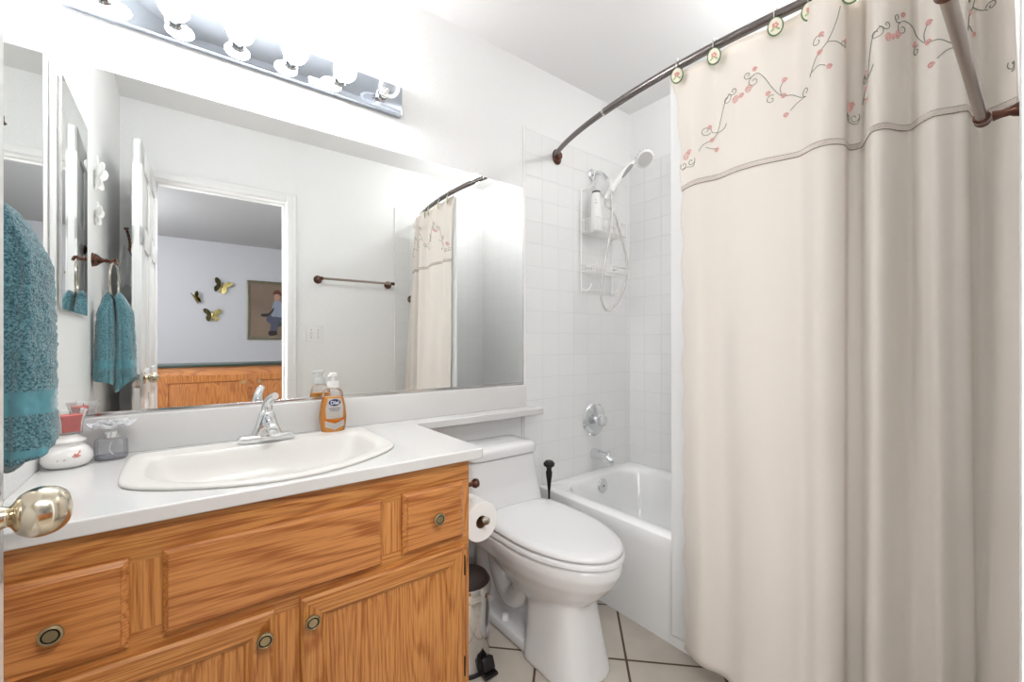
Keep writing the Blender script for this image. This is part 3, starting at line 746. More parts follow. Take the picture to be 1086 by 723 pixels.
lobe(.048, .038, .014, .031, .040, .052, .925, -1, -.3)
tw = obj('hand_towel', bm, M_terry, loc=(.078, HKY, .92), ang=80); tag(tw, 'teal terry hand towel draped through the towel ring', 'towel')
# robe hook on the back of the open door with a white cloth
RBY, RBZ = -1.205, 1.545
rb = thing('robe_hook', 'twisted bronze robe hook on the back of the open door', 'hook', (.108, RBY, RBZ))
bm = nb(); lathe(bm, [(0, 0), (.020, 0), (.020, .005), (.012, .010), (.007, .016), (0, .017)], (.1085, RBY, RBZ), (-1, 0, 0), 24)
tube(bm, [(.094, RBY, RBZ), (.080, RBY, RBZ - .004), (.071, RBY, RBZ + .012), (.074, RBY, RBZ + .045), (.069, RBY, RBZ + .085), (.062, RBY, RBZ + .118)], lambda t: .0055 + .0012 * math.sin(t * 70), 12, smooth=10)
lathe(bm, [(0, 0), (.006, 0), (.011, .007), (.010, .011), (0, .012)], (.0622, RBY, RBZ + .116), (-.25, 0, 1), 16)
obj('hook_arm', bm, M_bronze, rb)
bm = nb()
def clo(u, v):
    a = -1 + 2 * u; z = RBZ + .040 - .20 * v; x = .056 + (.020 + .010 * v) * a + .004 * math.sin(7 * u + 3 * v)
    return Vector((x, RBY + .028 + .012 * math.cos(a * 5 + v * 3) + .01 * v, z - .045 * abs(a) ** 1.5 * (1 - v) + .01 * math.sin(a * 6) * v))
grid(bm, clo, 24, 24); bmesh.ops.solidify(bm, geom=bm.faces[:], thickness=.002)
o = obj('white_cloth', bm, pm('thin_white_cloth', 'F0F0F0', .9), loc=(.056, RBY, 1.40)); tag(o, 'small crumpled white cloth hanging from the twisted bronze robe hook', 'cloth')
# white wall ornaments
def ornament(y, z, s, lab):
    bm = nb()
    for sg in (-1, 1):
        for (dy, dz, ry, rz, rot) in ((.020, .014, .021, .014, .6), (.014, -.014, .014, .011, -.5)):
            def w_(u, v, dy=dy, dz=dz, ry=ry, rz=rz, rot=rot, sg=sg):
                a = 2*PI*u; yy = ry * v * math.cos(a); zz = rz * v * math.sin(a)
                y1 = yy * math.cos(rot) - zz * math.sin(rot) + dy; z1 = yy * math.sin(rot) + zz * math.cos(rot) + dz
                return Vector((.004 + abs(y1) * .55 * s + .002 * math.cos(v * 2), y + sg * y1 * s, z + z1 * s))
            grid(bm, w_, 28, 5)
    bmesh.ops.remove_doubles(bm, verts=bm.verts, dist=1e-6); bmesh.ops.solidify(bm, geom=bm.faces[:], thickness=.0025)
    tube(bm, [(.006, y, z - .030 * s), (.009, y, z), (.006, y, z + .024 * s)], lambda t: .002 + .003 * math.sin(PI * t), 8, smooth=4)
    for sg in (-1, 1): tube(bm, [(.008, y, z + .022 * s), (.012, y + sg * .008 * s, z + .038 * s), (.012, y + sg * .012 * s, z + .05 * s)], .0012, 6, smooth=4)
    o = obj('butterfly_ornament', bm, M_ceram, loc=(0, y, z)); tag(o, lab, 'wall ornament')
ornament(-.735, 1.765, 1.6, 'larger white butterfly ornament, the upper one on the left wall')
ornament(-.735, 1.61, 1.15, 'smaller white butterfly ornament on the left wall just above the bronze hook')

# ------------------------------------------------------------------ toilet
TX = 1.345
to = thing('toilet', 'white one-piece toilet with closed lid between vanity and tub', 'toilet', (TX, -.45, 0))
def egg(hw, yb, yf, z, n=56, p=2.0, pb=3.2, ym=None):
    ym = ym if ym is not None else yb + (yf - yb) * .42
    out = []
    for k in range(n):
        a = 2*PI*k/n; c, s = math.cos(a), math.sin(a)
        q = pb if s > 0 else p
        x = hw * abs(c) ** (2/q) * (1 if c >= 0 else -1)
        y = ym + ((yb - ym) if s > 0 else (ym - yf)) * abs(s) ** (2/q) * (1 if s >= 0 else -1)
        out.append(Vector((TX + x, y, z)))
    return out
bm = nb()
# bowl and deck
loft(bm, [egg(.085, -.30, -.60, .20), egg(.115, -.27, -.665, .245), egg(.148, -.24, -.715, .29), egg(.172, -.22, -.752, .335), egg(.183, -.20, -.772, .375), egg(.183, -.19, -.772, .398), egg(.178, -.19, -.765, .408)])
# front column
def rsec(hw, yb, yf, z): return egg(hw, yb, yf, z, p=3.0, pb=6)
loft(bm, [rsec(.120, -.44, -.700, 0), rsec(.119, -.44, -.697, .02), rsec(.104, -.44, -.675, .12), rsec(.092, -.43, -.655, .22), rsec(.090, -.42, -.65, .30)])
# foot plate towards the wall
box(bm, TX - .105, TX + .105, -.55, -.10, 0, .045, .012)
# spine inside the recess, trapway
box(bm, TX - .03, TX + .03, -.5, -.06, .02, .36, .01)
for sg in (-1, 1):
    tube(bm, [(TX + sg*.03, -.42, .30), (TX + sg*.035, -.38, .20), (TX + sg*.035, -.30, .12), (TX + sg*.035, -.23, .17), (TX + sg*.035, -.19, .27), (TX + sg*.035, -.14, .30), (TX + sg*.035, -.11, .2), (TX + sg*.035, -.12, .05)], .046, 14, smooth=6)
# deck under tank
def tsec(hw, yb, yf, z): return egg(hw, yb, yf, z, p=7, pb=7, ym=(yb + yf) / 2)
loft(bm, [tsec(.165, -.03, -.40, .325), tsec(.178, -.025, -.42, .34), tsec(.183, -.022, -.42, .405)])
# tank
loft(bm, [tsec(.185, -.02, -.262, .40), tsec(.182, -.02, -.245, .44), tsec(.176, -.02, -.222, .52), tsec(.168, -.02, -.205, .632)])
body = obj('body', bm, M_porc, to, ang=180)
rm = body.modifiers.new('r', 'REMESH'); rm.mode = 'VOXEL'; rm.voxel_size = .006; rm.use_smooth_shade = True
sm = body.modifiers.new('s', 'SMOOTH'); sm.factor = .5; sm.iterations = 7
bm = nb(); loft(bm, [tsec(.164, -.016, -.202, .634), tsec(.173, -.014, -.212, .637), tsec(.175, -.014, -.214, .66), tsec(.172, -.016, -.211, .672), tsec(.160, -.025, -.198, .680), tsec(.1, -.06, -.15, .683)]); obj('tank_lid', bm, M_porc, to, ang=60)
bm = nb(); loft(bm, [egg(.176, -.235, -.768, .4095, pb=5), egg(.183, -.232, -.775, .413, pb=5), egg(.183, -.232, -.775, .424, pb=5), egg(.177, -.236, -.769, .4285, pb=5)]); obj('seat', bm, M_seat, to, ang=60)
bm = nb(); loft(bm, [egg(.174, -.238, -.764, .4305, pb=5), egg(.180, -.235, -.770, .434, pb=5), egg(.180, -.235, -.770, .442, pb=5), egg(.172, -.243, -.760, .450, pb=5), egg(.150, -.26, -.735, .4535, pb=4), egg(.08, -.32, -.62, .4555)]); obj('lid', bm, M_seat, to, ang=60)
for sg in (-1, 1):
    bm = nb(); box(bm, TX + sg*.09 - .022, TX + sg*.09 + .022, -.246, -.222, .409, .448, .006); obj('lid_hinge', bm, M_seat, to)
    bm = nb(); lathe(bm, [(0, 0), (.016, 0), (.016, .010), (.012, .018), (0, .021)], (TX + sg*.078, -.30, .044), (0, 0, 1), 20); obj('bolt_cap', bm, M_white, to)
bm = nb(); lathe(bm, [(0, 0), (.012, 0), (.012, .008), (.006, .012), (0, .012)], (TX - .168, -.12, .60), (-1, 0, 0), 16)
tube(bm, [(TX - .178, -.12, .60), (TX - .184, -.15, .597), (TX - .186, -.175, .595)], .005, 10, smooth=4); obj('flush_lever', bm, M_chrome, to)

# ------------------------------------------------------------------ toilet paper and its holder
PX, PZ = 1.022, .560
ph = thing('paper_holder', 'bronze toilet paper holder on the vanity side panel', 'toilet paper holder', (VX1, -.46, PZ))
bm = nb(); lathe(bm, [(0, 0), (.022, 0), (.022, .005), (.012, .012), (.008, .02), (.008, .035), (0, .036)], (VX1, -.39, PZ + .03), (1, 0, 0), 24)
tube(bm, [(VX1 + .03, -.39, PZ + .03), (PX, -.392, PZ + .02), (PX, -.395, PZ + .0), (PX, -.42, PZ), (PX, -.525, PZ)], .006, 12, smooth=6)
obj('arm', bm, M_bronze, ph)
bm = nb(); lathe(bm, [(0, 0), (.008, 0), (.0115, .005), (.012, .014), (.008, .019), (0, .020)], (PX, -.522, PZ), (0, -1, 0), 24); obj('end_knob', bm, M_nickel, ph, label='pale nickel end knob')
tp = thing('toilet_paper_roll', 'white toilet paper roll hanging beside the vanity', 'toilet paper', (PX, -.46, PZ))
bm = nb(); lathe(bm, [(.020, 0), (.0595, 0), (.0615, .002), (.0615, .099), (.0595, .101), (.020, .101), (.020, 0)], (PX, -.506, PZ - .0126), (0, 1, 0), 48)
obj('roll', bm, M_paper, tp)
bm = nb(); lathe(bm, [(.0185, .001), (.0198, .001), (.0198, .100), (.0185, .100), (.0185, .001)], (PX, -.506, PZ - .0126), (0, 1, 0), 32); obj('core', bm, M_card, tp)
ph2 = nb(); lathe(ph2, [(0, 0), (.014, 0), (.014, .004), (.007, .008), (.0065, .026), (.011, .030), (.0145, .037), (.013, .046), (.006, .051), (0, .052)], (VX1, -.53, .683), (1, 0, 0), 24)
o = obj('side_knob', ph2, M_bronze, loc=(VX1, -.53, .683)); tag(o, 'round bronze knob on the vanity side above the toilet paper', 'knob')

# ------------------------------------------------------------------ step bin
TBX, TBY = 1.060, -.350
tb = thing('step_bin', 'small chrome step bin with dark lid beside the vanity', 'trash can', (TBX, TBY, 0))
bm = nb(); lathe(bm, [(0, .006), (.080, .006), (.082, .012), (.082, .245), (.080, .25), (0, .25)], (TBX, TBY, 0), (0, 0, 1), 48); obj('body', bm, M_steel, tb)
bm = nb(); lathe(bm, [(0, 0), (.084, 0), (.085, .012), (.082, .016), (0, .016)], (TBX, TBY, 0), (0, 0, 1), 48)
box(bm, TBX + .0, TBX + .05, TBY - .125, TBY - .07, .010, .020, .003); box(bm, TBX + .002, TBX + .048, TBY - .108, TBY - .075, .018, .058, .006, rot=Matrix.Rotation(R(-25), 3, 'X')); obj('pedal', bm, M_black, tb)
bm = nb(); lathe(bm, [(.0825, .252), (.087, .252), (.087, .285), (.084, .29), (.0825, .29), (.0825, .252)], (TBX, TBY, 0), (0, 0, 1), 48)
box(bm, TBX + .035, TBX + .041, TBY - .092, TBY - .078, .245, .262, .001); box(bm, TBX + .06, TBX + .10, TBY - .01, TBY + .01, .235, .26, .004); obj('rim', bm, M_steel, tb)
bm = nb(); lathe(bm, [(0, .254), (.081, .254), (.081, .293), (.074, .304), (.05, .311), (0, .313)], (TBX, TBY, 0), (0, 0, 1), 48); obj('lid', bm, M_blackg, tb)

# ------------------------------------------------------------------ toilet brush between toilet and tub
QX, QY = 1.604, -.182
br = thing('toilet_brush', 'black-handled toilet brush standing between tank and tub', 'toilet brush', (QX, QY, 0))
bm = nb(); lathe(bm, [(0, 0), (.05, 0), (.052, .004), (.047, .12), (.043, .125), (.043, .012), (0, .012)], (QX, QY, .0005), (0, 0, 1), 32); obj('holder', bm, M_black, br)
bm = nb(); lathe(bm, [(0, .05), (.034, .05), (.036, .06), (.036, .12), (.01, .13), (.0045, .14), (.0045, .40), (.005, .43), (.009, .47), (.014, .505), (.015, .520), (.011, .530), (.013, .540), (.025, .550), (.026, .560), (.017, .571), (0, .575)], (QX, QY, 0), (0, 0, 1), 28); obj('handle', bm, M_black, br)

# ------------------------------------------------------------------ bathtub
TBx0, TBx1, TBy0, TBy1, TZ = 1.693, W - .009, D + .009, -.009, .395
def rrect(x0, x1, y0, y1, r, z, n=12):
    out = []
    for (cx_, cy_, a0) in ((x1 - r, y1 - r, 0), (x0 + r, y1 - r, 90), (x0 + r, y0 + r, 180), (x1 - r, y0 + r, 270)):
        for k in range(n + 1):
            a = R(a0 + 90 * k / n); out.append(Vector((cx_ + r * math.cos(a), cy_ + r * math.sin(a), z)))
    return out
tu = thing('bathtub', 'white alcove bathtub partly hidden by the curtain', 'bathtub', (2.05, -.81, 0))
bm = nb()
L_ = [rrect(TBx0 + .012, TBx1, TBy0, TBy1, .002, 0), rrect(TBx0 + .012, TBx1, TBy0, TBy1, .002, .03), rrect(TBx0 + .006, TBx1, TBy0, TBy1, .002, .31), rrect(TBx0, TBx1, TBy0, TBy1, .003, .335), rrect(TBx0 - .002, TBx1, TBy0, TBy1, .003, TZ - .018), rrect(TBx0 + .002, TBx1, TBy0, TBy1, .004, TZ - .006), rrect(TBx0 + .012, TBx1 - .004, TBy0 + .004, TBy1 - .004, .006, TZ),
      rrect(TBx0 + .058, TBx1 - .052, TBy0 + .08, TBy1 - .062, .12, TZ + .001), rrect(TBx0 + .070, TBx1 - .062, TBy0 + .092, TBy1 - .072, .13, TZ - .006), rrect(TBx0 + .078, TBx1 - .070, TBy0 + .11, TBy1 - .080, .135, TZ - .03),
      rrect(TBx0 + .095, TBx1 - .085, TBy0 + .18, TBy1 - .095, .14, .22), rrect(TBx0 + .12, TBx1 - .11, TBy0 + .26, TBy1 - .12, .14, .10), rrect(TBx0 + .16, TBx1 - .15, TBy0 + .32, TBy1 - .16, .13, .062), rrect(TBx0 + .25, TBx1 - .24, TBy0 + .42, TBy1 - .26, .10, .055)]
loft(bm, L_); obj('tub_shell', bm, M_tub, tu, ang=40)
bm = nb(); lathe(bm, [(0, 0), (.037, 0), (.037, .004), (.033, .009), (.012, .010), (0, .009)], (2.075, -.0925, .338), (0, -1, .12), 32); ov = obj('overflow_plate', bm, M_chrome, tu)
bm = nb(); lathe(bm, [(0, 0), (.004, 0), (.003, .002), (0, .002)], (2.075, -.103, .340), (0, -1, .12), 12); obj('screw', bm, M_antdark, ov)
bm = nb(); lathe(bm, [(0, 0), (.03, 0), (.03, .003), (.02, .004), (0, .002)], (2.06, -.32, .0545), (0, 0, 1), 24); obj('drain', bm, M_chrome, tu)

# tub valve, spout
VXc = 2.10
tv = thing('tub_valve', 'round chrome tub valve plate with clear knob on the tile wall', 'faucet valve', (VXc, 0, .681))
bm = nb(); lathe(bm, [(0, .008), (.090, .008), (.091, .012), (.084, .018), (.078, .0185), (.070, .021), (.045, .024), (0, .024)], (VXc, 0, .681), (0, -1, 0), 56); obj('escutcheon', bm, M_chrome, tv)
bm = nb(); lathe(bm, [(0, .022), (.022, .022), (.021, .032), (.017, .045), (0, .045)], (VXc, 0, .681), (0, -1, 0), 28); obj('stem', bm, M_chrome, tv)
bm = nb(); lathe(bm, [(0, .045), (.020, .045), (.030, .055), (.033, .068), (.030, .080), (.018, .088), (0, .090)], (VXc, 0, .681), (0, -1, 0), 10); obj('handle_knob', bm, M_crystal, tv, ang=10)
ts = thing('tub_spout', 'chrome tub spout below the round valve', 'tub spout', (VXc, 0, .492))
bm = nb(); tube(bm, [(VXc, -.007, .492), (VXc, -.02, .492), (VXc, -.08, .490), (VXc, -.115, .484), (VXc, -.138, .470)], [.032, .030, .027, .026, .022], 24); 
lathe(bm, [(0, 0), (.018, 0), (.020, .02), (0, .02)], (VXc, -.122, .449), (0, 0, 1), 20); obj('spout', bm, M_chrome, ts)
bm = nb(); lathe(bm, [(0, 0), (.005, 0), (.005, .012), (.008, .016), (.007, .022), (0, .023)], (VXc, -.118, .506), (0, 0, 1), 14); obj('diverter_knob', bm, M_chrome, ts)

# ------------------------------------------------------------------ shower arm + handset
AX, AZ = 2.085, 2.04
sa = thing('handheld_shower', 'white handheld shower with grey grip on a chrome arm', 'shower head', (AX, 0, AZ))
bm = nb(); lathe(bm, [(0, .008), (.032, .008), (.031, .013), (.018, .020), (0, .021)], (AX, 0, AZ), (0, -1, 0), 32); obj('wall_flange', bm, M_chrome, sa)
bm = nb(); tube(bm, [(AX, -.012, AZ), (AX, -.05, AZ), (AX, -.085, AZ - .02), (AX + .002, -.115, AZ - .055)], .0105, 16, smooth=6)
lathe(bm, [(0, 0), (.014, 0), (.014, .03), (0, .03)], (AX + .001, -.098, AZ - .036), (.02, -.65, -.75), 6); obj('arm', bm, M_chrome, sa)
BKT = Vector((AX + .008, -.15, AZ - .105))
bm = nb(); tube(bm, [(AX + .003, -.118, AZ - .060), (AX + .006, -.135, AZ - .085), tuple(BKT)], .014, 16, smooth=4)
lathe(bm, [(0, -.02), (.019, -.02), (.021, 0), (.019, .02), (0, .02)], BKT, (.25, -.5, .8), 20)
tube(bm, [BKT, BKT + Vector((-.012, .0, -.03))], .011, 12)
obj('bracket', bm, M_white, sa)
HD = Vector((AX + .110, -.275, AZ + .028))     # head centre
hdir = Vector((-.25, -.55, -.62)).normalized()
h0 = BKT + Vector((-.018, .035, -.055)); h1 = BKT + Vector((.012, -.02, .03)); h2 = BKT + Vector((.05, -.065, .10)); h3 = HD - hdir * .018 + Vector((-.02, .02, -.005)); h4 = HD - hdir * .022
bm = nb(); tube(bm, [h0, h1, h2, h3, h4], lambda t: .012 + .004 * math.sin(t * 5) if t < .7 else .012 + .012 * (t - .7) / .3, 16, smooth=8); obj('handle', bm, M_white, sa)
bm = nb(); lathe(bm, [(0, -.034), (.022, -.032), (.040, -.022), (.048, -.008), (.048, 0), (.044, .004), (0, .004)], HD, hdir, 36); hd = obj('spray_head', bm, M_white, sa)
bm = nb(); lathe(bm, [(0, .0035), (.040, .0035), (.038, .0065), (0, .0065)], HD, hdir, 36); obj('spray_face', bm, pm('spray_face_grey', 'C9C8C6', .3), hd)
u_, v_, _ = basis(hdir)
bm = nb()
for k in range(18):
    a = 2*PI*k/18; p = HD + (u_ * math.cos(a) + v_ * math.sin(a)) * .0485 - hdir * .006
    lathe(bm, [(0, 0), (.0022, 0), (.0015, .003), (0, .003)], p, tuple((u_ * math.cos(a) + v_ * math.sin(a))), 8)
obj('dial_marks', bm, M_grayprint, hd)
bm = nb(); g0 = h1 + (h2 - h1) * .1; side = Vector((-.2, -.85, -.4)).normalized() * .0085
tube(bm, [g0 + side, (h1 + h2) / 2 + side * 1.3, h2 + side * 1.1, h2 + (h3 - h2) * .3 + side], lambda t: .004 + .007 * math.sin(PI * t), 12, smooth=6); obj('grip', bm, pm('grey_grip', '9A9794', .4), sa)
bm = nb(); tube(bm, [h0, h0 + Vector((.004, .0, -.04)), (2.105, -.150, 1.80), (2.150, -.150, 1.70), (2.195, -.150, 1.60), (2.212, -.150, 1.50), (2.180, -.150, 1.40), (2.115, -.150, 1.315), (2.045, -.150, 1.275), (2.000, -.150, 1.33), (2.005, -.150, 1.43), (2.035, -.150, 1.55), (2.065, -.150, 1.68), (2.085, -.150, 1.80), tuple(BKT + Vector((-.014, .0, -.04)))], .0058, 10, smooth=8)
obj('hose', bm, pm('silver_hose', 'D6D3CF', .25, .4, bump=.0006, bscale=300), sa)

# ------------------------------------------------------------------ shower caddy and bottle
cy = thing('shower_caddy', 'white wire shower caddy hanging from the shower arm', 'shower caddy', (AX, -.03, 1.40))
bm = nb(); CX0, CX1 = 1.985, 2.240; CYb, CYf = -.022, -.122; wr = .0032
CM = (CX0 + CX1) / 2
tube(bm, [(CX0, CYb, 1.92), (CX0, CYb, 1.42), (CX0, CYb - .004, 1.395), (CX0 + .012, CYb - .03, 1.388), (CX0 + .022, CYb - .045, 1.405), (CX0 + .024, CYb - .05, 1.425)], wr, 8, smooth=5)
tube(bm, [(CX1, CYb, 1.92), (CX1, CYb, 1.42), (CX1, CYb - .004, 1.395), (CX1 - .008, CYb - .03, 1.388), (CX1 - .01, CYb - .045, 1.405), (CX1 - .01, CYb - .05, 1.425)], wr, 8, smooth=5)
tube(bm, [(CX0, CYb, 1.92), (CX0 + .01, CYb, 1.935), (AX - .02, CYb, 1.965), (AX - .012, CYb - .01, 2.02), (AX - .012, CYb - .018, 2.045), (AX, CYb - .02, 2.056), (AX + .012, CYb - .018, 2.045), (AX + .012, CYb - .01, 2.02), (AX + .02, CYb, 1.965), (CX1 - .01, CYb, 1.935), (CX1, CYb, 1.92)], wr, 8, smooth=5)
tube(bm, [(CX0, CYb, 1.40), (CX1, CYb, 1.40)], wr * .8, 8)
obj('frame', bm, M_wire, cy)
def basket(z0, z1):
    bm = nb()
    for z in (z0, z1): tube(bm, [(CX0, CYb, z), (CX0, CYf, z), (CX1, CYf, z), (CX1, CYb, z)], wr * 1.15, 8, closed=True)
    k = 13
    for i in range(k + 1):
        x = CX0 + (CX1 - CX0) * i / k; tube(bm, [(x, CYb, z0), (x, CYf, z0), (x, CYf - .001, z1)], .0018, 6)
    for i in range(1, 5):
        y = CYb + (CYf - CYb) * i / 5
        for x in (CX0, CX1): tube(bm, [(x, y, z0), (x, y, z1)], .0018, 6)
    obj('basket', bm, M_wire, cy)
basket(1.700, 1.768); basket(1.490, 1.525)
BTX, BTY = 2.045, -.075
sb = thing('shampoo_bottle', 'white bottle with dark cap standing in the upper caddy basket', 'bottle', (BTX, BTY, 1.702))
bm = nb(); lathe(bm, [(0, 0), (.027, 0), (.030, .004), (.0305, .03), (.028, .12), (.024, .205), (.022, .209), (0, .209)], (BTX, BTY, 1.7025), (0, 0, 1), 32); obj('bottle', bm, M_white, sb)
bm = nb(); lathe(bm, [(0, .209), (.0225, .209), (.0225, .217), (.021, .219), (0, .219)], (BTX, BTY, 1.7025), (0, 0, 1), 32); obj('cap', bm, pm('dark_grey_cap', '4A4A4C', .4), sb)
bm = nb()
fx = Vector((CAM[0] - BTX, CAM[1] - BTY, 0)).normalized(); tx = Vector((-fx.y, fx.x, 0)) * -1
def bp_(s, z, r): return Vector((BTX, BTY, 1.7025 + z)) + fx * math.sqrt(max(r*r - s*s, 0)) + tx * s
for (s, z, l) in ((-.004, .165, .010), (-.007, .15, .016), (-.005, .085, .012), (-.005, .075, .008)):
    bm = nb(); tube(bm, [bp_(s, z, .0275), bp_(s + l / 2, z, .0275), bp_(s + l, z, .0275)], .0011, 6); obj('printed_line', bm, M_grayprint, sb)

# ------------------------------------------------------------------ curtain rod
RZc = 2.068
def rodxy(y):
    t = (y - (-.81)) / .81; return 1.815 - .172 * (1 - t * t) ** .75 if abs(t) < 1 else 1.815
cr = thing('curtain_rod', 'curved pewter shower curtain rod spanning the tub alcove', 'curtain rod', (1.815, -.81, RZc))
ys = [-.81 - .795 * math.cos(PI * k / 40) for k in range(41)]
pr = [Vector((rodxy(y), y, RZc)) for y in ys]
bm = nb(); tube(bm, pr[:27], .0142, 16); obj('outer_rod', bm, M_rod, cr)
bm = nb(); tube(bm, pr[25:], .0120, 16); obj('inner_rod', bm, M_rod, cr)
bm = nb(); tube(bm, [pr[26] - (pr[27] - pr[25]) * .05, pr[26] + (pr[27] - pr[25]) * .05], .0150, 16); obj('rod_joint', bm, M_steel, cr)
for (yy, s) in ((TBy1, -1), (TBy0, 1)):
    bm = nb(); lathe(bm, [(0, 0), (.030, 0), (.031, .004), (.026, .008), (.018, .014), (.014, .028), (0, .028)], (1.815, yy, RZc), (0, s, 0), 28, sy=1.3); obj('end_flange', bm, M_bronze, cr)

# ------------------------------------------------------------------ shower curtain
TOP = [(1.652, -.803), (1.641, -.86), (1.655, -.925), (1.646, -.99), (1.652, -1.06), (1.668, -1.12), (1.672, -1.155), (1.640, -1.20), (1.632, -1.235), (1.665, -1.262), (1.725, -1.262), (1.738, -1.285), (1.690, -1.309), (1.655, -1.330), (1.662, -1.352), (1.715, -1.366), (1.735, -1.382), (1.705, -1.404), (1.690, -1.430), (1.700, -1.458), (1.712, -1.478), (1.765, -1.482), (1.800, -1.495), (1.785, -1.525), (1.765, -1.548)]
BOT = [(1.652, -.822), (1.612, -.90), (1.628, -.97), (1.600, -1.04), (1.595, -1.10), (1.610, -1.155), (1.618, -1.19), (1.598, -1.225), (1.605, -1.252), (1.632, -1.272), (1.668, -1.272), (1.672, -1.300), (1.650, -1.312), (1.612, -1.330), (1.605, -1.352), (1.632, -1.380), (1.650, -1.404), (1.640, -1.432), (1.620, -1.455), (1.640, -1.480), (1.655, -1.500), (1.674, -1.504), (1.676, -1.522), (1.655, -1.558), (1.640, -1.590)]
CTOPZ, CBOTZ = 2.046, .055
NS = 12
tp_ = catmull([(x, y, 0) for x, y in TOP], NS); bt_ = catmull([(x, y, 0) for x, y in BOT], NS)
# arc length of the average profile gives the cloth coordinate s
acc = [0.0]
for a, b in zip(tp_, tp_[1:]): acc.append(acc[-1] + (b - a).length)
SL = acc[-1]
def cidx(s):
    s = min(max(s, 0), SL); lo, hi = 0, len(acc) - 1
    while hi - lo > 1:
        m = (lo + hi) // 2
        if acc[m] <= s: lo = m
        else: hi = m
    return lo + (s - acc[lo]) / max(acc[lo+1] - acc[lo], 1e-9)
def ctop_edge(fi):
    # hem scallops slightly between the hooks
    return CTOPZ - .006 * math.sin(fi * .09) ** 2
def csurf(fi, z):
    i = min(int(fi), len(tp_) - 2); f = fi - i
    a = tp_[i].lerp(tp_[i+1], f); b = bt_[i].lerp(bt_[i+1], f)
    t = (CTOPZ - z) / (CTOPZ - .42); k = max(0, min(1, t)) ** .9
    p = a.lerp(b, k)
    k2 = min(1.0, t * 3)
    w_ = .0045 * k2 * noise.noise(Vector((fi * .035, z * .9, 3.0)))
    edge = math.exp(-((fi) / 3.0) ** 2)
    p = p + Vector((-w_ * 3 - .007 * edge * math.sin(z * 55) * noise.noise(Vector((0, z * 6, 1))), .004 * edge * math.sin(z * 38) , 0))
    p.y += .036 * math.exp(-(CTOPZ - z) / .12) * max(0, 1 - fi / 14) ** 1.5
    return Vector((p.x, p.y, z))
def cnorm(fi, z):
    a = csurf(max(fi - .5, 0), z); b = csurf(min(fi + .5, len(tp_) - 1.001), z); c = csurf(fi, z + .01)
    n_ = (b - a).cross(c - csurf(fi, z)).normalized()
    return n_ if n_.x < 0 or abs(n_.x) < .02 else n_ 
NF = len(tp_) - 1
bm = nb(); NZ = 90
def cf(u, v):
    fi = u * NF; zt = ctop_edge(fi); zb = CBOTZ + .012 * math.sin(fi * .11)
    return csurf(min(fi, NF - .001), zt + (zb - zt) * v)
grid(bm, cf, NF, NZ)
cu = obj('shower_curtain', bm, M_curt, loc=(1.66, -1.2, CBOTZ), ang=180, fixn=False); tag(cu, 'long cream embroidered shower curtain gathered at the right end of the tub', 'shower curtain')
so2 = cu.modifiers.new('s', 'SOLIDIFY'); so2.thickness = .0012; so2.offset = 0
# which side faces the bathroom: pick the sign so that the offset moves towards -x at the start
SGN = 1 if cnorm(8, 1.7).x < 0 else -1
def cpt(s, z, off): 
    fi = min(cidx(s), NF - .6); return csurf(fi, z) + cnorm(fi, z) * SGN * off
# braid band
bm = nb(); nseg = 900
def braid(k, ph):
    return [cpt(SL * i / nseg, 1.640 + .0062 * math.sin(i * .9 + ph) + .004 * math.sin(SL * i / nseg * 9), .0022) for i in range(nseg + 1)]
rows = [[], [], []]
def bf(u, v):
    s = SL * u; return cpt(s, 1.640 - .0085 + .017 * v + .004 * math.sin(s * 9), .0018 + .0015 * math.sin(PI * v))
grid(bm, bf, 420, 6)
obj('braid_trim', bm, M_braid, cu, fixn=False)
bm = nb()
for ph in (0, 2.1, 4.2): tube(bm, braid(0, ph)[::1], .0014, 5)
obj('braid_cord', bm, pm('braid_light_thread', 'D6CCC4', .8), cu)
# embroidery: vines and roses as raised thread
vine = nb(); BUDS = []
def stroke(b, pts, w_=.0009, n=8):
    q = catmull([(x, z, 0) for x, z in pts], n); q = [p for p in q if 0.004 < p.x < SL - .004]
    if len(q) > 2: tube(b, [cpt(p.x, p.y, .0016) for p in q], w_, 5)
def spiral(b, x, z, r, d, a0, turns=1.1, w_=.0009):
    pts = []
    for k in range(12):
        t = k / 11; rr_ = r * (1 - .78 * t); a = a0 + d * turns * 2 * PI * t; pts.append((x + rr_ * math.cos(a), z + rr_ * math.sin(a)))
    stroke(b, pts, w_, 3)
MO = [0, 0]
def bud(x, z, r=.0055):
    if x < .006 or x > SL - .006: return
    rose = nb(); BUDS.append(rose)
    pts = []
    for k in range(22):
        t = k / 21; q = r * (1 - .85 * t); a = 4.2 * PI * t; pts.append((x + q * math.cos(a), z + q * 1.1 * math.sin(a)))
    stroke(rose, pts, .0011, 3)
